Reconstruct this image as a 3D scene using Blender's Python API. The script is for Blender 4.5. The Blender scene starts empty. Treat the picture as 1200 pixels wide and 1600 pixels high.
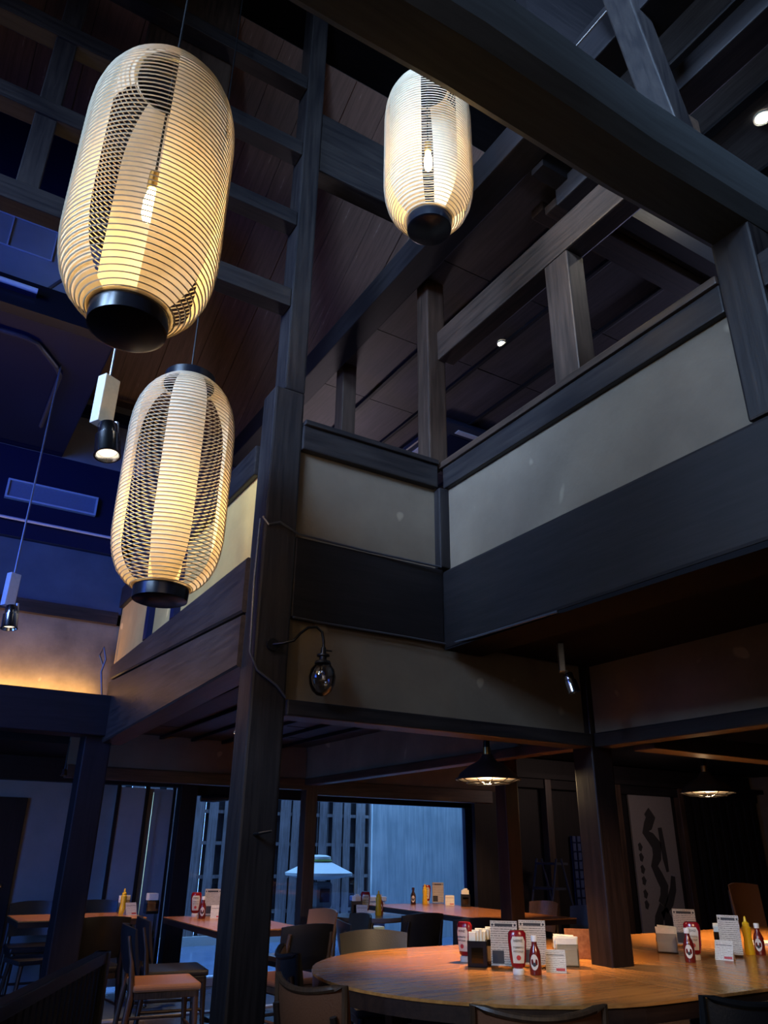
import bpy, bmesh, math, random
from mathutils import Vector, Matrix, Euler
random.seed(7)
S = bpy.context.scene
COL = S.collection
PI = math.pi

# ------------------------------------------------------------------ camera, world, light, exposure
def make_camera():
    yaw, pit, rol = math.radians(31.0577), math.radians(24.0965), math.radians(0.7117)
    f = Vector((math.sin(yaw)*math.cos(pit), math.cos(yaw)*math.cos(pit), math.sin(pit)))
    r0 = Vector((math.cos(yaw), -math.sin(yaw), 0)); u0 = r0.cross(f)
    r = math.cos(rol)*r0 + math.sin(rol)*u0
    u = -math.sin(rol)*r0 + math.cos(rol)*u0
    cd = bpy.data.cameras.new('camera'); c = bpy.data.objects.new('camera', cd); COL.objects.link(c)
    cd.sensor_fit = 'VERTICAL'; cd.sensor_height = 24; cd.lens = 24*1180.29/1600
    cd.clip_start = .05
    m = Matrix((r, u, -f)).transposed().to_4x4(); m.translation = Vector((0, 0, 1.27))
    c.matrix_world = m
    S.camera = c
make_camera()
S.view_settings.view_transform = 'Standard'; S.view_settings.look = 'None'
S.view_settings.gamma = 1; S.view_settings.use_curve_mapping = False
S.view_settings.exposure = 0.0

W = bpy.data.worlds.new('world'); S.world = W; W.use_nodes = True
_b = W.node_tree.nodes['Background']
_b.inputs[0].default_value = (0.20, 0.46, 1.0, 1); _b.inputs[1].default_value = 5.6     # overcast dusk sky over the yard

def area(name, loc, target, sx, sy, col, power, spread=None):
    l = bpy.data.lights.new(name, 'AREA'); l.shape = 'RECTANGLE'; l.size = sx; l.size_y = sy
    l.color = col; l.energy = power
    if spread: l.spread = math.radians(spread)
    o = bpy.data.objects.new(name, l); COL.objects.link(o); o.location = loc
    d = Vector(target)-Vector(loc); o.rotation_euler = d.to_track_quat('-Z', 'Y').to_euler()
    return o
def spot(name, loc, target, col, power, ang=60, blend=.6, rad=.03):
    l = bpy.data.lights.new(name, 'SPOT'); l.spot_size = math.radians(ang); l.spot_blend = blend
    l.color = col; l.energy = power; l.shadow_soft_size = rad
    o = bpy.data.objects.new(name, l); COL.objects.link(o); o.location = loc
    d = Vector(target)-Vector(loc); o.rotation_euler = d.to_track_quat('-Z', 'Y').to_euler()
    return o
def point(name, loc, col, power, rad=.03):
    l = bpy.data.lights.new(name, 'POINT'); l.color = col; l.energy = power; l.shadow_soft_size = rad
    o = bpy.data.objects.new(name, l); COL.objects.link(o); o.location = loc
    return o
# unseen lamps: left daylight, plus added blue, gable, rear and upstairs fill
area('street_blue_fill', (-2.8, 3.4, 3.3), (1.2, 6.4, 3.4), 2.6, 2.0, (0.040, 0.15, 1.0), 95, 90)  # added saturated blue lamp for the haze on the left
area('lower_blue_fill', (-2.8, 4.6, 1.3), (1.6, 8.0, 1.2), 2.2, 1.5, (0.14, 0.36, 1.0), 42, 110)  # added blue fill for the lower left walls
area('upper_window_light', (-2.7, 1.3, 4.3), (0.2, 2.3, 3.6), 2.2, 1.6, (0.42, 0.64, 1.0), 135, 66)
area('gable_fill', (-1.2, -2.6, 6.0), (3.2, 1.6, 5.5), 2.4, 1.0, (0.42, 0.66, 1.0), 200, 46)  # added unseen fill for the tie beam and near roof
area('rear_warm_fill', (0.3, -2.7, 2.2), (1.9, 3.3, 2.9), 3.5, 2.4, (1.0, 0.74, 0.50), 26)  # added warm fill from behind the camera
area('upstairs_fill', (10.9, 5.0, 3.8), (3.0, 4.2, 4.8), 3.6, 1.6, (0.62, 0.60, 1.0), 170)  # added bluish fill for the upper room ceiling
area('upper_room_fill', (3.3, 6.6, 3.2), (1.6, 4.6, 5.6), .6, .6, (.9, .75, .85), 8, 120)  # added upward fill for the roof boards, no lamp body here

# ------------------------------------------------------------------ materials
def newmat(name):
    m = bpy.data.materials.new(name); m.use_nodes = True
    nt = m.node_tree; b = nt.nodes['Principled BSDF']
    return m, nt, b
def N(nt, t, **k):
    n = nt.nodes.new(t)
    for a, v in k.items(): setattr(n, a, v)
    return n
def ramp(nt, stops):
    r = N(nt, 'ShaderNodeValToRGB'); e = r.color_ramp.elements
    e[0].position, e[0].color = stops[0][0], (*stops[0][1], 1)
    e[1].position, e[1].color = stops[-1][0], (*stops[-1][1], 1)
    for p, c in stops[1:-1]:
        q = e.new(p); q.color = (*c, 1)
    return r
def plain(name, col, rough=.5, metal=0, spec=.5, emit=None, es=0, bump=0, bscale=60):
    m, nt, b = newmat(name)
    b.inputs['Base Color'].default_value = (*col, 1); b.inputs['Roughness'].default_value = rough
    b.inputs['Metallic'].default_value = metal; b.inputs['Specular IOR Level'].default_value = spec
    tc = N(nt, 'ShaderNodeTexCoord')
    n = N(nt, 'ShaderNodeTexNoise'); n.inputs['Scale'].default_value = bscale; n.inputs['Detail'].default_value = 3
    nt.links.new(tc.outputs['Object'], n.inputs['Vector'])
    mx = N(nt, 'ShaderNodeMix', data_type='RGBA')
    mx.inputs[6].default_value = (*[c*.85 for c in col], 1); mx.inputs[7].default_value = (*[min(1, c*1.12) for c in col], 1)
    nt.links.new(n.outputs['Fac'], mx.inputs[0]); nt.links.new(mx.outputs[2], b.inputs['Base Color'])
    if bump:
        bp = N(nt, 'ShaderNodeBump'); bp.inputs['Strength'].default_value = bump; bp.inputs['Distance'].default_value = .003
        nt.links.new(n.outputs['Fac'], bp.inputs['Height']); nt.links.new(bp.outputs[0], b.inputs['Normal'])
    if emit:
        b.inputs['Emission Color'].default_value = (*emit, 1); b.inputs['Emission Strength'].default_value = es
    return m
def wood(name, lo, hi, axis, rough=.42, scale=1.0, spec=.5, bump=.25, patch=0.5):
    m, nt, b = newmat(name)
    tc = N(nt, 'ShaderNodeTexCoord'); mp = N(nt, 'ShaderNodeMapping')
    s = [14*scale, 14*scale, 14*scale]; s['XYZ'.index(axis)] = .9*scale
    mp.inputs['Scale'].default_value = s
    geo = N(nt, 'ShaderNodeObjectInfo')
    va = N(nt, 'ShaderNodeVectorMath', operation='ADD')
    nt.links.new(tc.outputs['Object'], va.inputs[0]); nt.links.new(geo.outputs['Random'], va.inputs[1])
    nt.links.new(va.outputs[0], mp.inputs['Vector'])
    n = N(nt, 'ShaderNodeTexNoise'); n.inputs['Scale'].default_value = 3.2; n.inputs['Detail'].default_value = 6; n.inputs['Roughness'].default_value = .62
    nt.links.new(mp.outputs[0], n.inputs['Vector'])
    n2 = N(nt, 'ShaderNodeTexNoise'); n2.inputs['Scale'].default_value = 2.1; n2.inputs['Detail'].default_value = 3
    nt.links.new(va.outputs[0], n2.inputs['Vector'])
    r = ramp(nt, [(.3, lo), (.72, hi)])
    ad = N(nt, 'ShaderNodeMath', operation='MULTIPLY_ADD'); ad.inputs[1].default_value = patch; 
    sb = N(nt, 'ShaderNodeMath', operation='SUBTRACT'); sb.inputs[1].default_value = .5
    nt.links.new(n2.outputs['Fac'], sb.inputs[0]); nt.links.new(sb.outputs[0], ad.inputs[0]); nt.links.new(n.outputs['Fac'], ad.inputs[2])
    nt.links.new(ad.outputs[0], r.inputs[0]); nt.links.new(r.outputs[0], b.inputs['Base Color'])
    b.inputs['Roughness'].default_value = rough; b.inputs['Specular IOR Level'].default_value = spec
    bp = N(nt, 'ShaderNodeBump'); bp.inputs['Strength'].default_value = bump; bp.inputs['Distance'].default_value = .004
    nt.links.new(n.outputs['Fac'], bp.inputs['Height']); nt.links.new(bp.outputs[0], b.inputs['Normal'])
    return m
def plaster(name, lo, hi, rough=.85, spots=True):
    m, nt, b = newmat(name)
    tc = N(nt, 'ShaderNodeTexCoord')
    n = N(nt, 'ShaderNodeTexNoise'); n.inputs['Scale'].default_value = 2.2; n.inputs['Detail'].default_value = 6; n.inputs['Roughness'].default_value = .6
    nt.links.new(tc.outputs['Object'], n.inputs['Vector'])
    r = ramp(nt, [(.3, lo), (.7, hi)]); nt.links.new(n.outputs['Fac'], r.inputs[0])
    out = r.outputs[0]
    if spots:
        v = N(nt, 'ShaderNodeTexNoise'); v.inputs['Scale'].default_value = 7; v.inputs['Detail'].default_value = 1
        nt.links.new(tc.outputs['Object'], v.inputs['Vector'])
        r2 = ramp(nt, [(.74, (0, 0, 0)), (.79, (1, 1, 1))]); nt.links.new(v.outputs['Fac'], r2.inputs[0])
        mx = N(nt, 'ShaderNodeMix', data_type='RGBA'); nt.links.new(r2.outputs[0], mx.inputs[0]); nt.links.new(out, mx.inputs[6])
        mx.inputs[7].default_value = (*[min(1, c*1.5) for c in hi], 1); out = mx.outputs[2]
    nt.links.new(out, b.inputs['Base Color']); b.inputs['Roughness'].default_value = rough
    f = N(nt, 'ShaderNodeTexNoise'); f.inputs['Scale'].default_value = 40; f.inputs['Detail'].default_value = 4
    nt.links.new(tc.outputs['Object'], f.inputs['Vector'])
    bp = N(nt, 'ShaderNodeBump'); bp.inputs['Strength'].default_value = .2; bp.inputs['Distance'].default_value = .004
    nt.links.new(f.outputs['Fac'], bp.inputs['Height']); nt.links.new(bp.outputs[0], b.inputs['Normal'])
    return m
def streaks(name, base, hi, rough=.7):
    """soot-brown boards with pale scratches running along local Y"""
    m, nt, b = newmat(name)
    tc = N(nt, 'ShaderNodeTexCoord'); mp = N(nt, 'ShaderNodeMapping'); mp.inputs['Scale'].default_value = (16, .9, 16)
    nt.links.new(tc.outputs['Object'], mp.inputs['Vector'])
    n = N(nt, 'ShaderNodeTexNoise'); n.inputs['Scale'].default_value = 2; n.inputs['Detail'].default_value = 6; n.inputs['Roughness'].default_value = .7
    nt.links.new(mp.outputs[0], n.inputs['Vector'])
    r = ramp(nt, [(.3, [c*.5 for c in base]), (.55, base), (.63, base), (.70, hi)]); nt.links.new(n.outputs['Fac'], r.inputs[0])
    nt.links.new(r.outputs[0], b.inputs['Base Color']); b.inputs['Roughness'].default_value = rough
    return m
def paper_mat(name, col, trans=.5):
    m = bpy.data.materials.new(name); m.use_nodes = True; nt = m.node_tree; nt.nodes.clear()
    o = N(nt, 'ShaderNodeOutputMaterial'); d = N(nt, 'ShaderNodeBsdfDiffuse'); t = N(nt, 'ShaderNodeBsdfTranslucent'); mx = N(nt, 'ShaderNodeMixShader')
    tc = N(nt, 'ShaderNodeTexCoord'); n = N(nt, 'ShaderNodeTexNoise'); n.inputs['Scale'].default_value = 25; n.inputs['Detail'].default_value = 4
    nt.links.new(tc.outputs['Object'], n.inputs['Vector'])
    r = ramp(nt, [(.3, [c*.88 for c in col]), (.7, col)]); nt.links.new(n.outputs['Fac'], r.inputs[0])
    nt.links.new(r.outputs[0], d.inputs[0]); nt.links.new(r.outputs[0], t.inputs[0]); mx.inputs[0].default_value = trans
    nt.links.new(d.outputs[0], mx.inputs[1]); nt.links.new(t.outputs[0], mx.inputs[2]); nt.links.new(mx.outputs[0], o.inputs[0])
    return m
def glass_mat(name, tint=(1, 1, 1), gloss=.08, rough=.02):
    m = bpy.data.materials.new(name); m.use_nodes = True; nt = m.node_tree; nt.nodes.clear()
    o = N(nt, 'ShaderNodeOutputMaterial'); t = N(nt, 'ShaderNodeBsdfTransparent'); g = N(nt, 'ShaderNodeBsdfGlossy'); mx = N(nt, 'ShaderNodeMixShader')
    t.inputs[0].default_value = (*tint, 1); g.inputs['Roughness'].default_value = rough
    fr = N(nt, 'ShaderNodeFresnel'); fr.inputs[0].default_value = 1.3
    ad = N(nt, 'ShaderNodeMath', operation='ADD'); ad.inputs[1].default_value = gloss*.3
    nt.links.new(fr.outputs[0], ad.inputs[0]); nt.links.new(ad.outputs[0], mx.inputs[0])
    nt.links.new(t.outputs[0], mx.inputs[1]); nt.links.new(g.outputs[0], mx.inputs[2]); nt.links.new(mx.outputs[0], o.inputs[0])
    return m
def print_mat(name, paper, ink, rows, cols=3.0, fill=.55):
    """flat printed text lines"""
    m, nt, b = newmat(name)
    tc = N(nt, 'ShaderNodeTexCoord'); mp = N(nt, 'ShaderNodeMapping'); mp.inputs['Rotation'].default_value = (PI/2, 0, 0)
    nt.links.new(tc.outputs['Object'], mp.inputs[0])
    sx = N(nt, 'ShaderNodeSeparateXYZ'); nt.links.new(tc.outputs['Object'], sx.inputs[0])
    w = N(nt, 'ShaderNodeMath', operation='MULTIPLY'); w.inputs[1].default_value = rows; nt.links.new(sx.outputs['Z'], w.inputs[0])
    fr = N(nt, 'ShaderNodeMath', operation='FRACT'); nt.links.new(w.outputs[0], fr.inputs[0])
    gt = N(nt, 'ShaderNodeMath', operation='GREATER_THAN'); gt.inputs[1].default_value = fill; nt.links.new(fr.outputs[0], gt.inputs[0])
    n = N(nt, 'ShaderNodeTexNoise'); n.inputs['Scale'].default_value = 1; n.inputs['Detail'].default_value = 1
    m2 = N(nt, 'ShaderNodeMapping'); m2.inputs['Scale'].default_value = (420, 0, rows*1.7); nt.links.new(tc.outputs['Object'], m2.inputs[0]); nt.links.new(m2.outputs[0], n.inputs[0])
    g2 = N(nt, 'ShaderNodeMath', operation='GREATER_THAN'); g2.inputs[1].default_value = .47; nt.links.new(n.outputs['Fac'], g2.inputs[0])
    mu = N(nt, 'ShaderNodeMath', operation='MULTIPLY'); nt.links.new(gt.outputs[0], mu.inputs[0]); nt.links.new(g2.outputs[0], mu.inputs[1])
    mx = N(nt, 'ShaderNodeMix', data_type='RGBA'); nt.links.new(mu.outputs[0], mx.inputs[0])
    mx.inputs[6].default_value = (*paper, 1); mx.inputs[7].default_value = (*ink, 1)
    nt.links.new(mx.outputs[2], b.inputs['Base Color']); b.inputs['Roughness'].default_value = .45
    return m

DK, DH = (.008, .007, .009), (.026, .022, .022)
WD = {a: wood('dark_wood_'+a, DK, DH, a, spec=.32) for a in 'XYZ'}
BR = {a: wood('brown_wood_'+a, (.018, .011, .008), (.060, .036, .026), a) for a in 'XYZ'}
BLK = {a: wood('black_wood_'+a, (.004, .0035, .005), (.011, .009, .011), a, rough=.55, spec=.25) for a in 'XYZ'}
REDP = wood('red_black_wood', (.006, .0035, .0035), (.018, .010, .009), 'Z', rough=.4, spec=.3)
PL = plaster('plaster', (.088, .067, .048), (.138, .108, .078))
PLD = plaster('sooty_plaster', (.10, .075, .055), (.17, .13, .095))
PLB = plaster('grey_plaster', (.20, .21, .23), (.27, .28, .30), spots=False)
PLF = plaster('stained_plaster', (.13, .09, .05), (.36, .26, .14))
ROOF = streaks('sooted_roof_board', (.13, .070, .055), (.40, .32, .27))
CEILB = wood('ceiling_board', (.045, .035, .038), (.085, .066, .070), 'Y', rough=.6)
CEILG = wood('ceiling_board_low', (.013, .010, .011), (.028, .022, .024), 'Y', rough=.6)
TABLE = wood('table_wood', (.30, .115, .030), (.54, .235, .062), 'X', rough=.22, scale=.8, bump=.04)
TABLE2 = wood('table_wood_red', (.26, .09, .028), (.46, .18, .055), 'Y', rough=.25, scale=.8, bump=.04)
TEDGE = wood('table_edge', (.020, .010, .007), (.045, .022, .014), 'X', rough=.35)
WALNUT = wood('chair_walnut', (.035, .018, .010), (.10, .052, .027), 'Z', rough=.38, scale=2)
DKCH = wood('chair_dark_wood', (.010, .007, .006), (.028, .018, .014), 'Z', rough=.35, scale=2)
LTAN = plain('tan_leather', (.30, .135, .055), .38, bump=.3, bscale=140)
LBRN = plain('brown_leather', (.14, .055, .026), .38, bump=.3, bscale=140)
LBLK = plain('black_leather', (.014, .013, .014), .34, bump=.3, bscale=140)
LOLV = plain('olive_leather', (.030, .028, .020), .36, bump=.3, bscale=140)
NAVY = plain('navy_paint_blue_cast', (.005, .009, .036), .35, spec=.3)  # navy paint, also standing for blue light and haze on some surfaces
BLACKP = plain('black_lacquer', (.006, .007, .012), .25)
IRON = plain('black_iron', (.012, .012, .014), .4, .6)
CHROME = plain('chrome', (.60, .62, .66), .16, 1)
STEEL = plain('steel_cable', (.35, .38, .44), .3, .9)
GEAR = plain('cream_gear', (.62, .56, .42), .45)
RIB = plain('bamboo_rib', (.50, .43, .32), .6)
PAPER = paper_mat('washi_paper', (.82, .72, .54), .36)
BULB = plain('bulb_glow', (1, .8, .5), .3, emit=(1, .72, .34), es=22)
LENS = plain('lamp_lens', (.9, .9, .85), .3, emit=(1, .93, .8), es=14)
ENAMEL = plain('dark_enamel', (.05, .047, .043), .35)
ENWHT = plain('white_enamel', (.72, .68, .58), .35)
BRASS = plain('brass', (.75, .52, .18), .28, 1)
WHITE = plain('white_plastic', (.75, .74, .70), .4)
NAPK = plain('napkin_paper', (.80, .76, .62), .8)
RED = plain('ketchup_red', (.22, .006, .012), .22)
DRED = plain('hot_sauce_red', (.13, .010, .008), .18)
YEL = plain('mustard_yellow', (.80, .48, .015), .3)
SAUCE = plain('dark_sauce', (.03, .010, .006), .15)
LABELC = plain('label_cream', (.62, .57, .47), .5)
INK = plain('black_ink', (.02, .02, .022), .6)
INKR = plain('red_ink', (.45, .03, .03), .5)
MENU = print_mat('menu_print', (.50, .45, .36), (.10, .09, .08), 95)
CARD = print_mat('card_print', (.68, .64, .54), (.20, .17, .14), 120)
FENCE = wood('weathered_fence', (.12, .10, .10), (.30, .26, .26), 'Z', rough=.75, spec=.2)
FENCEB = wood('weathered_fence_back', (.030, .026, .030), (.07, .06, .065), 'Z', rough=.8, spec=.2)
CONC = wood('pale_panel', (.48, .56, .56), (.80, .84, .80), 'Z', rough=.8, scale=.6, spec=.2, patch=.8)
STONE = plain('granite', (.46, .48, .46), .85, bump=.5, bscale=50)
STONED = plain('granite_dark', (.10, .105, .11), .85, bump=.5, bscale=50)
MOSS = plain('moss', (.10, .14, .03), .95, bump=.8, bscale=40)
WET = plain('wet_paving', (.13, .19, .30), .22, bump=.3, bscale=9)
FLOOR = wood('floor_board', (.030, .022, .02), (.075, .055, .05), 'Y', rough=.25, bump=.1)
GLASS = glass_mat('window_glass')
ACRYL = glass_mat('clear_plastic', (.85, .86, .86), .3)
SMOKE = glass_mat('smoked_plastic', (.25, .23, .20), .3)
OLDGL = glass_mat('old_lamp_glass', (.60, .58, .58), .25, .08)
LIGHTBLUE = plain('light_blue_plastic', (.28, .40, .75), .4)
CYAN = plain('pale_cyan_panel', (.35, .55, .62), .4)
SHOJI = plain('blue_screen', (.02, .04, .13), .6)
SCROLL = plain('scroll_paper', (.15, .14, .145), .8)
PIPE = plain('pale_conduit', (.22, .20, .20), .4)
CABLE = plain('cable', (.035, .038, .05), .4)
VENTW = plain('vent_white', (.42, .46, .55), .4)

# ------------------------------------------------------------------ mesh helpers
def BM(): return bmesh.new()
def box(bm, x0, x1, y0, y1, z0, z1, bev=0, mtx=None):
    g = bmesh.ops.create_cube(bm, size=1)
    vs = g['verts']
    for v in vs:
        v.co = Vector(((x0+x1)/2+v.co.x*(x1-x0), (y0+y1)/2+v.co.y*(y1-y0), (z0+z1)/2+v.co.z*(z1-z0)))
    if bev:
        es = list({e for v in vs for e in v.link_edges})
        r = bmesh.ops.bevel(bm, geom=es, offset=bev, segments=2, affect='EDGES', profile=.6)
        vs = list({v for f in r['faces'] for v in f.verts} | {v for v in vs if v.is_valid})
    if mtx is not None: bmesh.ops.transform(bm, matrix=mtx, verts=[v for v in vs if v.is_valid])
    return bm
def frame_of(d):
    d = Vector(d).normalized(); a = Vector((0, 0, 1)) if abs(d.z) < .95 else Vector((1, 0, 0))
    x = d.cross(a).normalized(); y = d.cross(x).normalized(); return x, y
def tube(bm, pts, rad, seg=8, closed=False, cap=True):
    pts = [Vector(p) for p in pts]; n = len(pts)
    rs = rad if isinstance(rad, (list, tuple)) else [rad]*n
    rings = []
    x = None
    for i, p in enumerate(pts):
        if closed: d = pts[(i+1) % n]-pts[i-1]
        else: d = pts[min(i+1, n-1)]-pts[max(i-1, 0)]
        d.normalize()
        if x is None: x, _ = frame_of(d)
        x = (x-d*x.dot(d)).normalized(); y = d.cross(x)
        rings.append([bm.verts.new(p+rs[i]*(math.cos(2*PI*k/seg)*x+math.sin(2*PI*k/seg)*y)) for k in range(seg)])
    m = n if closed else n-1
    for i in range(m):
        a, b = rings[i], rings[(i+1) % n]
        for k in range(seg): bm.faces.new((a[k], a[(k+1) % seg], b[(k+1) % seg], b[k]))
    if cap and not closed:
        bm.faces.new(rings[0][::-1]); bm.faces.new(rings[-1])
    return bm
def lathe(bm, prof, c=(0, 0, 0), seg=24, a0=0, a1=2*PI, sx=1, sy=1):
    full = abs(a1-a0-2*PI) < 1e-6; n = seg if full else seg+1
    rings = []
    for r, z in prof:
        rings.append([bm.verts.new((c[0]+sx*r*math.cos(a0+(a1-a0)*k/seg), c[1]+sy*r*math.sin(a0+(a1-a0)*k/seg), c[2]+z)) for k in range(n)])
    for i in range(len(prof)-1):
        for k in range(seg):
            bm.faces.new((rings[i][k], rings[i][(k+1) % n], rings[i+1][(k+1) % n], rings[i+1][k]))
    if full:
        if prof[0][0] > 1e-5: bm.faces.new(rings[0][::-1])
        if prof[-1][0] > 1e-5: bm.faces.new(rings[-1])
    return bm
def obj(name, bm, mat, parent=None, smooth=False, loc=None):
    bmesh.ops.remove_doubles(bm, verts=bm.verts, dist=1e-6)
    bmesh.ops.recalc_face_normals(bm, faces=bm.faces)
    me = bpy.data.meshes.new(name); bm.to_mesh(me); bm.free()
    if smooth:
        for p in me.polygons: p.use_smooth = True
        try: me.set_sharp_from_angle(angle=math.radians(40))
        except Exception: pass
    me.materials.append(mat)
    o = bpy.data.objects.new(name, me); COL.objects.link(o)
    if parent: o.parent = parent
    if loc: o.location = loc
    return o
def tag(o, label, cat, group=None):
    o['label'] = label; o['category'] = cat
    if group: o['group'] = group
    return o
def thing(name, label, cat, loc=(0, 0, 0), rz=0, group=None):
    o = bpy.data.objects.new(name, None); COL.objects.link(o); o.empty_display_size = .1
    o.location = loc; o.rotation_euler = (0, 0, rz)
    return tag(o, label, cat, group)
def struct(name, bm, mat, parent=None, smooth=False):
    o = obj(name, bm, mat, parent, smooth)
    if not parent: o['kind'] = 'structure'
    return o
def sbox(name, d, mat, bev=0):
    """structural box with its origin at its centre"""
    c = ((d[0]+d[1])/2, (d[2]+d[3])/2, (d[4]+d[5])/2)
    b = box(BM(), d[0]-c[0], d[1]-c[0], d[2]-c[1], d[3]-c[1], d[4]-c[2], d[5]-c[2], bev)
    o = obj(name, b, mat, None, loc=c); o['kind'] = 'structure'; return o
def timber(name, label, cat, d, mat, bev=.008, group=None):
    c = ((d[0]+d[1])/2, (d[2]+d[3])/2, d[4])
    b = box(BM(), d[0]-c[0], d[1]-c[0], d[2]-c[1], d[3]-c[1], 0, d[5]-d[4], bev)
    return tag(obj(name, b, mat, None, loc=c), label, cat, group)
def pbox(name, d, mat, parent, bev=0, label=None):
    o = obj(name, box(BM(), *d, bev), mat, parent)
    if label: o['label'] = label
    return o
def copy_tree(o, parent=None):
    c = o.copy(); COL.objects.link(c)
    if parent: c.parent = parent
    for ch in list(o.children): copy_tree(ch, c)
    return c
FONT = bpy.data.fonts.get('Bfont') or None
def text_mesh(name, txt, size, mat, parent, loc, rot, sx=1, extrude=.0003):
    cu = bpy.data.curves.new(name, 'FONT'); cu.body = txt; cu.size = size; cu.align_x = 'CENTER'; cu.align_y = 'CENTER'; cu.extrude = extrude
    cu.resolution_u = 2
    t = bpy.data.objects.new(name, cu); COL.objects.link(t)
    dg = bpy.context.evaluated_depsgraph_get(); me = bpy.data.meshes.new_from_object(t.evaluated_get(dg))
    bpy.data.objects.remove(t); me.materials.clear(); me.materials.append(mat)
    o = bpy.data.objects.new(name, me); COL.objects.link(o); o.parent = parent; o.location = loc; o.rotation_euler = rot; o.scale = (sx, 1, 1)
    return o

# ------------------------------------------------------------------ shell of the building
sbox('floor', (-3, 11, -3, 7.22, -.1, 0), FLOOR)
fl = bpy.data.objects['floor']
sbox('floor_veranda', (-3, 11, 7.22, 8.8, -.1, -.012), WET)
sbox('trim_1', (1.4, 6.6, 7.18, 7.25, -.02, .012), VENTW)
sbox('floor_yard', (-3, 14, 8.8, 14, -.2, -.06), WET)
sbox('wall_behind', (-3, 11, -3.1, -3, 0, 7.2), PLD)
sbox('wall_left', (-3.1, -3, -3.1, 8.8, 0, 7.2), PLB)
sbox('wall_right', (11, 11.1, -3.1, 8.8, 0, 7.2), PLD)
sbox('ceiling_attic', (-3.1, 11.1, -3.1, 8.9, 7.1, 7.2), BLK['X'])
sbox('wall_attic', (-3.1, 11.1, 8.75, 8.85, 2.1, 7.2), BLK['X'])

# added windows, outside the frame, dressing the unseen side, rear and upstairs lamps
def added_window(name, c, w, h, along):
    x, y, z = c
    d = (x-.03, x+.03, y-w/2, y+w/2, z-h/2, z+h/2) if along == 'Y' else (x-w/2, x+w/2, y-.03, y+.03, z-h/2, z+h/2)
    o = sbox(name, d, plain('added_pane', (.55, .62, .72), .3))
    for k in range(5):
        t = -w/2+w*k/4
        dd = (-.05, .05, t-.03, t+.03, -h/2-.03, h/2+.03) if along == 'Y' else (t-.03, t+.03, -.05, .05, -h/2-.03, h/2+.03)
        pbox('added_window_bar', dd, WD['Z'], o)
    for q in (-h/2, h/2):
        dd = (-.05, .05, -w/2-.03, w/2+.03, q-.03, q+.03) if along == 'Y' else (-w/2-.03, w/2+.03, -.05, .05, q-.03, q+.03)
        pbox('added_window_bar', dd, WD['Y'], o)
added_window('added_window_2', (-2.97, 3.4, 3.3), 2.6, 2.0, 'Y')
added_window('added_window_3', (-2.97, 5.0, 1.2), 2.2, 1.5, 'Y')
added_window('added_window_4', (-2.97, 1.0, 5.3), 2.6, 1.4, 'Y')
added_window('added_window_5', (.3, -2.97, 2.2), 3.5, 2.4, 'X')
added_window('added_window_6', (-1.2, -2.97, 6.0), 2.4, 1.0, 'X')
added_window('added_window_7', (10.97, 5.0, 3.8), 3.6, 1.6, 'Y')
# --- the band of wall running right from the great post (plane y = 3.29)
sbox('wall_lower_centre', (1.44, 3.43, 3.33, 3.40, 1.88, 2.32), PL)
sbox('wall_upper_centre', (1.44, 2.36, 3.32, 3.40, 2.70, 3.26), PL)
# --- the band coming toward the camera on the right (plane x = 2.38)
sbox('wall_upper_right', (2.41, 2.48, 1.34, 3.30, 2.68, 3.25), PL)
sbox('wall_upper_near', (2.41, 2.48, -1.6, 1.21, 2.68, 3.25), PL)
sbox('wall_lower_right', (3.45, 3.52, -1.6, 3.30, 1.88, 2.33), PLD)
sbox('wall_inner', (3.46, 3.53, 3.44, 7.22, 1.90, 2.32), PLD)
sbox('ceiling_overhang', (2.42, 3.55, -1.6, 3.30, 2.303, 2.36), plain('overhang_black', (.004, .004, .006), .8, spec=.1))  # even near-black matt colour
# --- left wing (plane x = 1.26)
sbox('wall_upper_left', (1.30, 1.38, 3.44, 6.42, 2.58, 3.12), plaster('yellow_lit_plaster', (.48, .27, .07), (.64, .38, .11)))  # yellow lantern light put into the plaster colour
# --- upper floor slab and the rooms' shells above
sbox('floor_upper_left', (1.40, 11, 3.41, 8.75, 2.36, 2.66), BLK['Y'])
sbox('floor_upper_right', (2.62, 11, -3, 3.41, 2.36, 2.66), BLK['Y'])
sbox('wall_upper_back', (2.2, 11, 7.35, 7.42, 2.66, 5.2), BLK['X'])
sbox('wall_upper_far', (1.32, 2.28, 6.45, 6.52, 2.66, 5.0), ROOF)

# ------------------------------------------------------------------ posts and beams
def great_post():
    b = BM(); box(b, -.0875, .0875, -.085, .085, 0, 3.58, .012)
    o = tag(obj('post', b, WD['Z'], None, loc=(1.3725, 3.375, 0)), 'tall dark square post at the corner of the hall, standing full height left of centre', 'post')
    box_b = BM(); box(box_b, -.035, .0875, -.085, .07, 3.58, 7.1, .01)
    u = obj('upper_post', box_b, WD['Z'], o)
    pg = BM(); tube(pg, [(-.02, -.083, 1.325), (-.015, -.13, 1.328), (.03, -.155, 1.338)], [.007, .006, .005], 8)
    obj('peg', pg, IRON, o, True)
great_post()
timber('post', 'dark post rising through the top of the big oval table', 'post', (3.41, 3.57, 3.28, 3.44, 0, 2.32), REDP, .01)
timber('post', 'thick column on the far right holding the end of the great tie beam', 'post', (2.375, 2.55, 1.19, 1.36, 2.72, 3.56), WD['Z'], .01)
timber('post', 'slender upper post standing where the two balcony walls meet', 'post', (2.305, 2.44, 3.30, 3.43, 3.40, 5.3), BR['Z'], .01)
timber('corner_post', 'thin corner strip between the two plaster balcony walls', 'post', (2.345, 2.425, 3.262, 3.345, 2.73, 3.225), WD['Z'], .008)
timber('post', 'short upper post on the right balcony rail with a lit edge', 'post', (2.38, 2.50, 2.13, 2.30, 3.40, 4.16), BR['Z'], .008)
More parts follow.
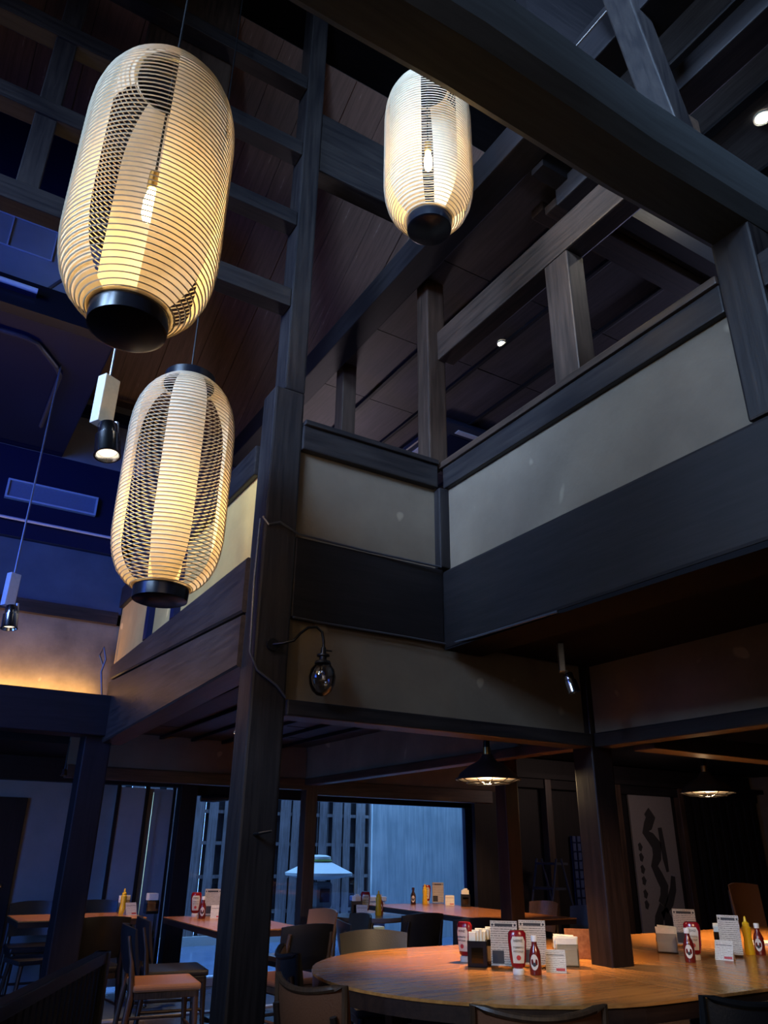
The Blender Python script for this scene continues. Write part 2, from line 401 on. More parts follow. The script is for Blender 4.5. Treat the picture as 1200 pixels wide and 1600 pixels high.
timber('post', 'brown post inside the dark upper room behind the balcony', 'post', (2.29, 2.41, 4.45, 4.57, 2.66, 4.82), BR['Z'], .008)
timber('post', 'heavy post under the far left corner of the upper floor', 'post', (1.135, 1.335, 6.22, 6.42, 0, 2.06), BLK['Z'], .012)
timber('post', 'dark post in front of the garden window beside the stone lantern', 'post', (3.46, 3.585, 7.16, 7.28, 0, 2.32), BR['Z'], .008)
timber('post', 'reddish post beside the window table under the left pendant lamp', 'post', (3.78, 3.90, 4.52, 4.64, 0, 2.33), REDP, .008)
timber('post', 'black post between sliding panels and the garden window', 'post', (2.62, 2.80, 8.48, 8.64, 0, 2.1), BLK['Z'], .008)

timber('beam', 'deep dark band beam below the centre balcony wall', 'beam', (1.46, 2.38, 3.29, 3.42, 2.303, 2.725), BLK['X'])
timber('beam', 'slim lintel along the bottom of the wall with the wall lamp', 'beam', (1.46, 3.41, 3.27, 3.42, 1.83, 1.905), WD['X'])
_r = timber('rail', 'dark top rail of the centre balcony wall', 'rail', (1.46, 2.345, 3.275, 3.42, 3.23, 3.375), WD['X'])
pbox('rail_cap', (-.44, .44, -.09, .09, .145, .175), WD['X'], _r, .006)
def right_beam():
    b = BM(); box(b, -.015, .25, -2.95, 1.96, 0, .47, .015)
    for v in b.verts:
        if v.co.z < .2: v.co.z += .028*(v.co.y+2.95)/4.9 if v.co.y > 0 else 0
    o = tag(obj('beam', b, BLK['Y'], None, loc=(2.385, 1.33, 2.24)), 'huge dark beam under the right balcony wall', 'beam')
    sb = BM(); box(sb, -.008, .245, -2.95, 0, -.006, .02); box(sb, -.008, .245, 0, 1.96, -.006, .02)
    for v in sb.verts:
        if v.co.y > 0: v.co.z += .028*(v.co.y+2.95)/4.9
    obj('underside_shade', sb, plain('shade_black', (.004, .004, .006), .8, spec=.1), o)  # black strip added for the shade under the beam
right_beam()
_r = timber('rail', 'dark top rail of the right balcony wall', 'rail', (2.375, 2.50, 1.36, 3.27, 3.225, 3.36), WD['Y'])
pbox('rail_cap', (-.078, .078, -.955, .99, .135, .175), BR['Y'], _r, .006)
timber('rail', 'short top rail on the near side of the right column', 'rail', (2.375, 2.50, -1.6, 1.19, 3.225, 3.38), WD['Y'])
timber('beam', 'lintel along the bottom of the lower right wall', 'beam', (3.43, 3.55, -1.6, 3.28, 1.83, 1.91), BLK['Y'])
timber('beam', 'dark upper beam spanning above the right balcony opening', 'beam', (2.375, 2.50, 1.36, 3.30, 4.16, 4.38), BR['Y'], .01)
def tie_beam():
    b = BM(); n = 14; rings = []
    for i in range(n+1):
        x = -2.9+5.5*i/n; w = .012*math.sin(i*1.7)
        sec = [(-.125, .05), (-.08, 0), (.08, 0), (.125, .05), (.125, .27), (.08, .32), (-.08, .32), (-.125, .27)]
        rings.append([b.verts.new((x, y+w, z+.7*w)) for y, z in sec])
    for i in range(n):
        for k in range(8): b.faces.new((rings[i][k], rings[i][(k+1) % 8], rings[i+1][(k+1) % 8], rings[i+1][k]))
    b.faces.new(rings[0][::-1]); b.faces.new(rings[-1])
    tag(obj('tie_beam', b, wood('tie_beam_wood', (.022, .024, .026), (.036, .039, .043), 'X', rough=.65, spec=.2, bump=.1, patch=.2), None, True, loc=(0, 1.275, 3.56)), 'great hewn tie beam crossing the top right of the hall', 'beam')
tie_beam()
timber('beam', 'dark cross beam high behind the right lantern', 'beam', (1.465, 4.2, 3.32, 3.46, 5.33, 5.86), WD['X'], .012)
def bent_beam(name, label, y0, y1, z00, z01, z10, z11, mat, x0=1.26, x1=1.42):
    b = BM(); n = 8; rings = []
    for i in range(n+1):
        t = i/n; y = y0+(y1-y0)*t
        zb = z00+(z10-z00)*t; zt = z01+(z11-z01)*t
        rings.append([b.verts.new((x-x0, y-y0, z)) for x, z in ((x0, zb+.01), (x0+.01, zb), (x1, zb), (x1, zt), (x0+.01, zt), (x0, zt-.01))])
    for i in range(n):
        for k in range(6): b.faces.new((rings[i][k], rings[i][(k+1) % 6], rings[i+1][(k+1) % 6], rings[i+1][k]))
    b.faces.new(rings[0][::-1]); b.faces.new(rings[-1])
    return tag(obj(name, b, mat, None, loc=(x0, y0, 0)), label, 'beam')
bent_beam('beam', 'lower long beam running back from the great post to the left', 3.44, 6.3, 2.06, 2.318, 1.99, 2.47, BR['Y'])
bent_beam('beam', 'upper long beam below the yellow-lit wall on the left', 3.44, 6.3, 2.332, 2.62, 2.485, 2.60, BR['Y'])
timber('rail', 'dark top rail above the yellow-lit wall on the left', 'rail', (1.265, 1.41, 3.46, 6.4, 3.10, 3.28), WD['Y'])
timber('stud', 'thin dark stud on the left wall nearer the great post', 'post', (1.255, 1.30, 4.66, 4.74, 2.60, 3.10), NAVY, .004)
timber('stud', 'thin dark stud on the left wall nearer the far corner', 'post', (1.255, 1.30, 5.30, 5.38, 2.60, 3.10), NAVY, .004)
timber('beam', 'black beam below the glowing plaster on the far left', 'beam', (-3, 1.30, 6.12, 6.34, 2.03, 2.33), BLK['X'])
timber('beam', 'lintel under the plaster above the garden window, behind the great post', 'beam', (1.2, 3.47, 7.16, 7.26, 1.80, 1.905), BR['X'])
sbox('wall_back', (1.2, 3.47, 7.19, 7.25, 1.89, 2.22), PL)
timber('beam', 'warm lit lintel right of the post by the stone lantern', 'beam', (3.58, 5.8, 7.16, 7.28, 1.76, 1.90), BR['X'])
sbox('wall_back_right', (3.57, 5.9, 7.19, 7.25, 1.89, 2.34), PLD)
timber('rail', 'pale edged rail under the inner wall leading to the window post', 'rail', (3.44, 3.55, 3.46, 7.16, 1.84, 1.905), BR['Y'])
timber('beam', 'brown beam lit from below above the right pendant lamp', 'beam', (3.55, 10.9, 2.95, 3.10, 1.80, 1.90), BR['X'])

# upper right brace
def brace():
    b = BM(); box(b, -.06, .06, -.06, .06, 0, 1.15, .008)
    m = Matrix.Translation((0, 0, 0)) @ Euler((0, math.radians(-14), 0)).to_matrix().to_4x4()
    bmesh.ops.transform(b, matrix=m, verts=b.verts)
    o = tag(obj('brace', b, WD['Z'], None, loc=(2.28, 1.33, 3.88)), 'leaning strut standing on the great tie beam, top right', 'brace')
brace()
timber('beam', 'roof purlin running back past the top of the leaning strut', 'beam', (2.42, 2.58, .2, 2.2, 4.55, 4.70), WD['Y'])

# ------------------------------------------------------------------ lattice of uprights and rails
def lattice():
    t = thing('timber_lattice', 'open grid of dark timbers high behind the largest lantern', 'lattice', (0, 3.35, 4.1))
    for z0, z1 in ((4.14, 4.27), (4.76, 4.87), (5.36, 5.48), (5.98, 6.1)):
        pbox('rail', (-2.9, 1.335, -.055, .055, z0-4.1, z1-4.1), WD['X'], t, .006)
    for x in (-2.2, -1.5, -.83, -.105):
        pbox('upright', (x-.055, x+.055, -.04, .075, .17, 2.9), WD['Z'], t, .006)
    pbox('board_post', (.30, .84, .06, .16, .77, 2.9), BR['Z'], t, .01)
lattice()

# ------------------------------------------------------------------ ceilings
def board_ceiling(name, x0, x1, y0, y1, z, bw, bl, mat, batmat, bat=.03, shell=.05):
    c = sbox(name, (x0, x1, y0, y1, z+.012, z+shell), BLK['Y'])
    ox, oy, oz = c.location
    nx = max(1, round((x1-x0)/bw)); ny = max(1, round((y1-y0)/bl)); W_ = (x1-x0)/nx; L_ = (y1-y0)/ny
    me = None
    for i in range(nx):
        for j in range(ny):
            if me is None:
                o = obj('ceiling_board', box(BM(), -W_/2+.003, W_/2-.003, -L_/2+.004, L_/2-.004, 0, .012), mat, c); me = o.data
            else:
                o = bpy.data.objects.new('ceiling_board', me); COL.objects.link(o); o.parent = c
            yy = y0+(j+.5)*L_+(.3*L_ if i % 2 else 0)
            if yy+L_/2 > y1+.01: yy = y0+(j+.5)*L_
            o.location = (x0+(i+.5)*W_-ox, y0+(j+.5)*L_-oy, z-oz+.001*((i*3+j*5) % 4))
    bm0 = None
    for i in range(1, nx):
        if bm0 is None:
            o = obj('batten', box(BM(), -bat/2, bat/2, -(y1-y0)/2, (y1-y0)/2, -.028, 0, .004), batmat, c); bm0 = o.data
        else:
            o = bpy.data.objects.new('batten', bm0); COL.objects.link(o); o.parent = c
        o.location = (x0+i*W_-ox, 0, z-oz)
    return c
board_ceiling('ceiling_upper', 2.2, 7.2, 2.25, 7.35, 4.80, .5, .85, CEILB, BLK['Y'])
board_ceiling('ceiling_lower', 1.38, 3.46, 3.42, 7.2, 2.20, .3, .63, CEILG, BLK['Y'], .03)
sbox('ceiling_right', (3.55, 10.9, -1.6, 7.3, 2.32, 2.36), BLK['Y'])
sbox('ceiling_veranda', (-3, 11, 7.26, 8.75, 2.08, 2.14), BLK['X'])
timber('beam', 'dark beam along the open edge of the upper room ceiling', 'beam', (2.06, 2.24, -1.5, 7.3, 4.70, 4.90), BLK['Y'])
t = thing('cornice', 'stepped moulding across the near end of the upper room ceiling', 'cornice', (4.7, 2.25, 4.7))
for k, (y, z, h) in enumerate(((.16, .0, .07), (.05, -.06, .06), (-.06, -.02, .12))):
    pbox('moulding', (-2.22, 2.3, y-.05, y+.05, z, z+h), BR['X'], t, .01)
sbox('wall_gable', (2.24, 7.2, 2.10, 2.19, 4.66, 7.1), BLK['X'])
board_ceiling('ceiling_near', 2.45, 6.5, -1.6, 2.1, 5.60, .62, 1.2, wood('roof_board_near', (.09, .08, .08), (.18, .16, .16), 'Y', rough=.7), WD['Y'], .07)
# smoke-stained sloping roof boards behind the great post
def roof_slope():
    ang = math.atan2(5.0-6.6, 6.45-3.45)
    b = BM(); L = math.hypot(3.0, 1.6)
    box(b, -.9, 5.1, 0, L, .014, .05)
    root = obj('ceiling_slope', b, BLK['Y'], None); root['kind'] = 'structure'
    root.location = (0, 3.47, 6.6); root.rotation_euler = (ang, 0, 0)
    me = None
    for i in range(20):
        if me is None:
            o = obj('roof_board', box(BM(), -.148, .148, 0, L, 0, .014), ROOF, root); me = o.data
        else:
            o = bpy.data.objects.new('roof_board', me); COL.objects.link(o); o.parent = root
        o.location = (-.75+i*.30, 0, -.004*(i % 3))
roof_slope()

# ------------------------------------------------------------------ far left walls, slab and services
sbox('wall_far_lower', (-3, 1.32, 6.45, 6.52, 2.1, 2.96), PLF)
sbox('trim_2', (-3, 1.27, 6.40, 6.47, 2.955, 3.06), BR['X'])
sbox('wall_far_upper', (-3, 1.30, 6.45, 6.52, 3.05, 3.56), plaster('blue_grey_plaster', (.07, .07, .085), (.12, .12, .14), spots=False))
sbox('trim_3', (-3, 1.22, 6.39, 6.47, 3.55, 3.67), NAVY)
sbox('wall_far_middle', (-3, 1.30, 6.45, 6.52, 3.66, 4.36), NAVY)  # navy colour stands for blue light and haze on this wall
sbox('wall_far_top', (-3, 1.30, 6.45, 6.52, 4.36, 5.1), plaster('mauve_plaster', (.20, .17, .15), (.28, .24, .21), spots=False))
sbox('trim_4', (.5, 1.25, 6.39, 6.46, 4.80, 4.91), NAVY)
area('led_strip_glow', (-.8, 6.375, 2.345), (-.8, 6.46, 2.75), 4.0, .03, (1, .62, .22), 20)
def loft():
    sbox('wall_loft_upper', (-3, .92, 4.52, 4.60, 5.3, 7.1), NAVY)  # navy backing stands for dark boards in blue light
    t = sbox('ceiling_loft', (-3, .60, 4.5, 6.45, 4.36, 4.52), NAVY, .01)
    sbox('trim_5', (-3, .62, 4.42, 4.52, 4.33, 4.54), BLACKP)
    sbox('wall_loft', (-3, .47, 4.56, 4.62, 4.52, 5.3), PLB)
    f = thing('wall_frame', 'pale outlined rectangle on the grey loft wall, far left', 'frame', (-.17, 4.548, 4.98))
    for d in ((-.28, .28, 0, .008, .12, .128), (-.28, .28, 0, .008, -.128, -.12), (-.28, -.272, 0, .008, -.12, .12), (.272, .28, 0, .008, -.12, .12), (.0, .008, 0, .008, -.12, .12)):
        pbox('moulding', d, VENTW, f)
    b = BM(); tube(b, [(.45, 4.46, 4.66), (.30, 4.44, 4.70), (.2, 4.44, 4.66), (.12, 4.45, 4.54)], .012, 8)
    tag(obj('hose', b, CABLE, None, True), 'dark hose looping over the loft edge by the largest lantern', 'hose')
    b = BM(); pts = []
    for k in range(26):
        a = k/25; pts.append((-.9+1.25*min(1, a*1.5), 4.75+(max(0, a-.55)*2.6), 4.335-.004*math.sin(a*9)))
    tube(b, pts, .016, 8)
    tag(obj('cable', b, CABLE, None, True), 'thick black cable bending under the navy loft ceiling', 'cable')
    l = thing('tube_light', 'unlit white tube lamp on the front edge of the loft', 'lamp', (-.35, 4.40, 4.45))
    b = BM(); tube(b, [(-.6, -.03, 0), (.42, -.03, 0)], .018, 10); obj('tube', b, VENTW, l, True)
    pbox('bracket', (-.6, .42, -.012, .02, -.02, .02), NAVY, l)
loft()
v = thing('air_vent', 'long pale rectangular air vent high on the far left wall', 'vent', (.59, 6.42, 3.96))
pbox('frame', (-.36, .36, -.02, .02, -.085, -.07), VENTW, v); pbox('frame', (-.36, .36, -.02, .02, .07, .085), VENTW, v)
pbox('frame', (-.36, -.345, -.02, .02, -.07, .07), VENTW, v); pbox('frame', (.345, .36, -.02, .02, -.07, .07), VENTW, v)
pbox('grille', (-.345, .345, .0, .02, -.07, .07), plain('vent_grey', (.15, .17, .24), .5), v)
b = BM(); tube(b, [(-3, 6.37, 3.69), (1.15, 6.37, 3.69)], .012, 8)
tag(obj('conduit', b, VENTW, None, True), 'thin pale conduit running along the far left wall', 'pipe')

# ------------------------------------------------------------------ lanterns
LP = [(.107, .05), (.128, .06), (.158, .085), (.185, .12), (.205, .165), (.217, .215), (.224, .28), (.225, .36), (.225, .52), (.225, .68), (.2245, .76), (.219, .83), (.206, .89), (.185, .94), (.158, .98), (.128, 1.01), (.11, 1.02)]
def lp_r(z):
    for (r0, z0), (r1, z1) in zip(LP, LP[1:]):
        if z0 <= z <= z1: return r0+(r1-r0)*(z-z0)/(z1-z0)
    return LP[-1][0]
def prof_len(n):
    P = []
    L = [0]
    for (r0, z0), (r1, z1) in zip(LP, LP[1:]): L.append(L[-1]+math.hypot(r1-r0, z1-z0))
    for i in range(n):
        s = L[-1]*i/(n-1)
        for k in range(len(LP)-1):
            if s <= L[k+1]+1e-9:
                f_ = (s-L[k])/(L[k+1]-L[k]); P.append((LP[k][0]+f_*(LP[k+1][0]-LP[k][0]), LP[k][1]+f_*(LP[k+1][1]-LP[k][1]))); break
    return P
RINGS = prof_len(60)
def lantern(label, loc, gaps, rot, top_z, power, tall=True):
    t = thing('paper_lantern', label, 'lantern', loc, math.radians(rot), 'large paper lanterns')
    b = BM()
    for r, z in RINGS:
        tube(b, [(r*math.cos(2*PI*k/56), r*math.sin(2*PI*k/56), z) for k in range(56)], .0024, 4, closed=True)
    o = obj('ribs', b, RIB, t, True); o['kind'] = 'stuff'
    gs = sorted((math.radians(a), math.radians(c)) for a, c in gaps)
    for i in range(len(gs)):
        a0 = gs[i][1]; a1 = gs[(i+1) % len(gs)][0]+(2*PI if i == len(gs)-1 else 0)
        b = BM(); lathe(b, [(r-.004, z) for r, z in prof_len(24)], seg=max(6, int((a1-a0)/.1)), a0=a0, a1=a1)
        obj('paper_panel', b, PAPER, t, True)
    b = BM(); lathe(b, [(r-.004, z) for r, z in prof_len(60)[:2]], seg=40); 
    for f_ in [f_ for f_ in b.faces if len(f_.verts) > 4]: b.faces.remove(f_)
    obj('paper_collar', b, PAPER, t, True)
    b = BM(); lathe(b, [(r-.004, z) for r, z in prof_len(60)[-2:]], seg=40)
    for f_ in [f_ for f_ in b.faces if len(f_.verts) > 4]: b.faces.remove(f_)
    obj('paper_collar', b, PAPER, t, True)
    b = BM(); lathe(b, [(0, .002), (.098, 0), (.108, .004), (.11, .03), (.11, .066), (.104, .068), (.10, .03), (.098, .012), (0, .012)], seg=40)
    obj('bottom_ring', b, BLACKP, t, True)
    b = BM(); lathe(b, [(.10, 1.01), (.112, 1.012), (.112, 1.06), (.10, 1.062), (.097, 1.04), (.097, 1.02)] if tall else [(.10, .99), (.108, .992), (.108, 1.012), (.10, 1.012)], seg=40)
    for f_ in [f_ for f_ in b.faces if len(f_.verts) > 4]: b.faces.remove(f_)
    obj('top_ring', b, BLACKP, t, True)
    b = BM(); tube(b, [(-.1, 0, 1.05), (.1, 0, 1.05)], .006, 8); tube(b, [(0, -.1, 1.05), (0, .1, 1.05)], .006, 8); obj('cross_bar', b, IRON, t, True)
    b = BM(); tube(b, [(0, 0, .62), (0, 0, top_z-loc[2])], .004, 8); obj('cord', b, IRON, t, True)
    b = BM(); lathe(b, [(.0, .60), (.017, .60), (.019, .55), (.017, .53), (0, .53)], seg=16); obj('socket', b, BRASS, t, True)
    b = BM(); lathe(b, [(0, .405), (.014, .41), (.02, .43), (.021, .48), (.015, .52), (.012, .53)], seg=16); obj('bulb', b, BULB, t, True)
    p = point('lantern_bulb_light', (0, 0, .37), (1, .63, .22), power, .045); p.parent = t
lantern('largest paper lantern with black bottom ring, nearest the camera at upper left', (.268, 1.85, 2.585), [(-43, 2), (54, 97), (125, 160), (211, 249)], -98, 6.9, 6, False)
lantern('paper lantern hanging lower behind the largest one, above the left beams', (.733, 2.945, 2.165), [(22, 58), (122, 160), (198, 238), (302, 342)], -104, 6.9, 7)
lantern('paper lantern on the right half hidden by the great tie beam', (1.62, 2.295, 4.03), [(-8, 40), (82, 120), (172, 205), (262, 300)], -125, 6.9, 6)

# ------------------------------------------------------------------ wall lamp, track spots, downlights, pendants
def wall_lamp():
    t = thing('wall_lamp', 'old gas style wall lamp with curved arm and clear globe', 'lamp', (1.372, 3.29, 2.15))
    b = BM(); tube(b, [(0, .0, 0), (0, -.015, 0)], .03, 16); obj('mount', b, IRON, t, True)
    b = BM(); pts = [(0, -.012, 0), (.03, -.06, 0), (.07, -.09, .012), (.10, -.09, .05), (.14, -.09, .085), (.185, -.09, .095), (.215, -.09, .075), (.226, -.09, .03), (.227, -.09, .0)]
    tube(b, pts, .0065, 10); obj('arm', b, IRON, t, True)
    b = BM(); c = (.227, -.09, 0)
    lathe(b, [(.0, .0), (.012, 0), (.014, -.03), (.03, -.034), (.03, -.042), (.018, -.044), (.018, -.06), (.036, -.066), (.04, -.078), (.03, -.082), (0, -.082)], c, 20); obj('cap', b, IRON, t, True)
    b = BM(); tube(b, [(.24, -.09, -.012), (.272, -.09, -.012)], .004, 6); obj('valve', b, IRON, t, True)
    b = BM(); lathe(b, [(.036, -.08), (.056, -.105), (.064, -.14), (.060, -.175), (.046, -.205), (.024, -.225), (0, -.23)], c, 24); obj('globe', b, OLDGL, t, True)
    b = BM(); lathe(b, [(0, -.155), (.012, -.15), (.016, -.13), (.01, -.10), (.008, -.085), (0, -.085)], c, 14); obj('bulb', b, glass_mat('bulb_glass', (.75, .75, .75), .4), t, True)
wall_lamp()
def track_spot(label, loc, rod_top, tilt, gearmat, aim, scale=1):
    t = thing('track_spotlight', label, 'spotlight', loc, aim, 'hanging spotlights')
    s = scale
    b = BM(); tube(b, [(0, 0, .2*s), (0, 0, rod_top-loc[2])], .006, 8); obj('rod', b, STEEL, t, True)
    pbox('gear_box', (-.03*s, .03*s, -.02*s, .02*s, .02*s, .2*s), gearmat, t, .004)
    b = BM(); tube(b, [(.035*s, -.03*s, .04*s), (.045*s, -.03*s, -.01*s), (.045*s, -.04*s, -.05*s)], .008*s, 8); obj('bracket', b, STEEL, t, True)
    b = BM(); lathe(b, [(.0, .075), (.026, .075), (.03, .07), (.03, .03), (.038, .025), (.04, -.045), (.042, -.05), (.036, -.05), (.03, -.03), (0, -.02)], (0, 0, 0), 24)
    for v_ in b.verts: v_.co *= s
    bmesh.ops.transform(b, matrix=Matrix.Translation((0, -.05*s, -.06*s)) @ Euler((math.radians(tilt), 0, 0)).to_matrix().to_4x4(), verts=b.verts)
    h = obj('lamp_head', b, CHROME, t, True)
    b = BM(); lathe(b, [(0, -.03), (.03, -.034)], (0, 0, 0), 20)
    for v_ in b.verts: v_.co *= s
    bmesh.ops.transform(b, matrix=Matrix.Translation((0, -.05*s, -.06*s)) @ Euler((math.radians(tilt), 0, 0)).to_matrix().to_4x4(), verts=b.verts)
    obj('lens', b, plain('spot_lens', (.7, .66, .6), .25, emit=(1, .85, .65), es=1.6), t)
track_spot('spotlight with cream gear box hanging on a rod beside two lanterns', (.448, 3.35, 3.06), 4.14, -12, GEAR, .5, 1.45)
track_spot('spotlight on a long rod at the left edge of the hall', (.335, 5.0, 2.58), 4.36, -8, VENTW, .5, 1.15)
track_spot('spotlight under the soffit aimed at the near end of the big table', (2.75, 1.35, 2.02), 2.31, -30, STEEL, .9, .85)
spot('table_spot_left', (2.72, 1.42, 1.93), (3.0, 3.5, .78), (1, .68, .40), 75, 46)
spot('table_spot_right', (2.80, 1.42, 1.93), (4.4, 3.4, .78), (1, .66, .38), 75, 42)
track_spot('spotlight hanging from the dark soffit before the lower right wall', (2.90, 2.95, 2.13), 2.31, -15, STEEL, .9, .85)
t = thing('ceiling_spotlight', 'tiny chrome spotlight below the soffit by the far left post', 'spotlight', (1.16, 7.0, 1.80))
b = BM(); tube(b, [(0, 0, .04), (0, 0, .28)], .006, 8); obj('stem', b, IRON, t, True)
b = BM(); lathe(b, [(.0, .055), (.02, .05), (.032, .0), (.026, -.002), (0, .01)], seg=18); obj('lamp_head', b, CHROME, t, True)
def downlight(name, label, loc, r, es=14):
    t = thing(name, label, 'downlight', loc)
    b = BM(); lathe(b, [(r*.8, 0), (r, -.004), (r, .012), (r*.8, .012)], seg=24)
    for f_ in [f_ for f_ in b.faces if len(f_.verts) > 4]: b.faces.remove(f_)
    obj('trim_ring', b, WHITE, t, True)
    b = BM(); lathe(b, [(0, .004), (r*.8, .004)], seg=20); obj('lens', b, LENS, t)
downlight('downlight', 'round downlight shining in the upper room ceiling', (3.18, 3.58, 4.785), .035)
downlight('downlight', 'bright downlight in the roof at the top right corner', (3.80, 1.66, 5.585), .055)
downlight('downlight', 'small downlight in the low ceiling left of the great post', (2.44, 6.49, 2.185), .03)
spot('upper_downlight', (3.18, 3.58, 4.74), (3.18, 3.58, 3), (1, .85, .65), 20, 110)
spot('roof_downlight', (3.80, 1.66, 5.55), (3.6, 1.66, 3), (1, .85, .65), 7, 120)
def pendant(label, loc, top):
    t = thing('pendant_lamp', label, 'lamp', loc, 0, 'industrial pendant lamps')
    b = BM(); lathe(b, [(.0, .17), (.035, .17), (.045, .15), (.06, .13), (.12, .10), (.175, .055), (.19, .03), (.205, .022), (.207, .016), (.19, .02), (.17, .045), (.115, .09), (.05, .12), (0, .125)], seg=36); obj('shade', b, ENAMEL, t, True)
    b = BM(); lathe(b, [(.182, .028), (.166, .05), (.112, .088), (.05, .116), (.0, .122)], seg=32); obj('reflector', b, ENWHT, t, True)
    for k in range(6):
        a = k*PI/6; b = BM()
        tube(b, [(.2*math.cos(a), .2*math.sin(a), .018), (.13*math.cos(a), .13*math.sin(a), -.004), (0, 0, -.012), (-.13*math.cos(a), -.13*math.sin(a), -.004), (-.2*math.cos(a), -.2*math.sin(a), .018)], .0028, 6); obj('guard_wire', b, IRON, t, True)
    for r, z in ((.2, .017), (.135, -.003), (.07, -.009)):
        b = BM(); tube(b, [(r*math.cos(2*PI*k/32), r*math.sin(2*PI*k/32), z) for k in range(32)], .003, 6, closed=True); obj('guard_ring', b, IRON, t, True)
    b = BM(); tube(b, [(0, 0, .165), (0, 0, .215)], .024, 16); o = obj('socket', b, BRASS, t, True); o['label'] = 'brass socket'
    b = BM(); tube(b, [(0, 0, .21), (0, 0, top-loc[2])], .02, 12); obj('stem', b, IRON, t, True)
    b = BM(); lathe(b, [(0, .02), (.03, .03), (.04, .06), (.025, .10), (0, .11)], seg=16); obj('bulb', b, plain('pendant_bulb', (1, .85, .6), .3, emit=(1, .75, .42), es=6), t, True)
    s = spot('pendant_light', (0, 0, -.02), (0, 0, -1), (1, .60, .27), 150, 104, .6, .06); s.parent = t
    p = point('pendant_bulb_light', (0, 0, .012), (1, .70, .38), 9, .02); p.parent = t
pendant('caged pendant lamp hanging under the lintel left of the table post', (3.19, 3.98, 1.665), 2.2)
pendant('caged pendant lamp over the right end of the big table', (5.33, 3.98, 1.68), 2.32)
b = BM(); tube(b, [(4.45, 3.75, 2.02), (4.62, 3.72, 1.975), (4.9, 3.72, 1.96), (7.5, 3.72, 1.96)], .022, 10)
tag(obj('conduit', b, PIPE, None, True), 'pale bent conduit under the ceiling by the right pendant', 'pipe')
b = BM(); tube(b, [(1.27, 3.285, 2.79), (1.30, 3.275, 2.75), (1.36, 3.272, 2.775), (1.47, 3.28, 2.735), (1.9, 3.28, 2.728), (2.34, 3.255, 2.722)], .006, 6)
tag(obj('cable', b, CABLE, None, True), 'thin cable along the top of the deep band beam', 'cable')
b = BM(); tube(b, [(1.262, 3.30, 2.78), (1.258, 3.30, 2.45), (1.262, 3.285, 2.10), (1.30, 3.275, 2.02), (1.40, 3.272, 1.96), (1.45, 3.272, 1.91)], .006, 6)
tag(obj('cable', b, CABLE, None, True), 'grey cable running down the face of the great post', 'cable')
b = BM(); tube(b, [(1.468, 3.283, 2.30), (1.6, 3.283, 2.296), (2.1, 3.283, 2.298), (2.38, 3.27, 2.292), (2.36, 3.0, 2.27), (2.36, 2.4, 2.255)], .006, 6)
tag(obj('cable', b, CABLE, None, True), 'cable under the band beam above the wall lamp', 'cable')
b = BM(); tube(b, [(1.24, 6.38, 2.35), (1.20, 6.36, 2.55), (1.22, 6.36, 2.65), (1.19, 6.36, 2.75), (1.17, 6.37, 2.68), (1.21, 6.37, 2.6)], .008, 6)
tag(obj('cable', b, CABLE, None, True), 'loose loop of cable hanging at the glowing far corner', 'cable')
# ceiling cassette in the upper room
t = thing('air_conditioner', 'ceiling cassette air conditioner in the upper room behind the corner post', 'air conditioner', (3.82, 5.05, 4.768))
pbox('panel', (-.42, .42, -.42, .42, -.05, 0), plain('cassette_blue', (.02, .026, .05), .4), t, .02)
pbox('intake', (-.24, .24, -.24, .24, -.056, -.05), NAVY, t)
for a in range(4):
    o = obj('louvre', box(BM(), -.22, .22, .29, .35, -.06, -.05, .004), VENTW, t); o.rotation_euler = (0, 0, a*PI/2)

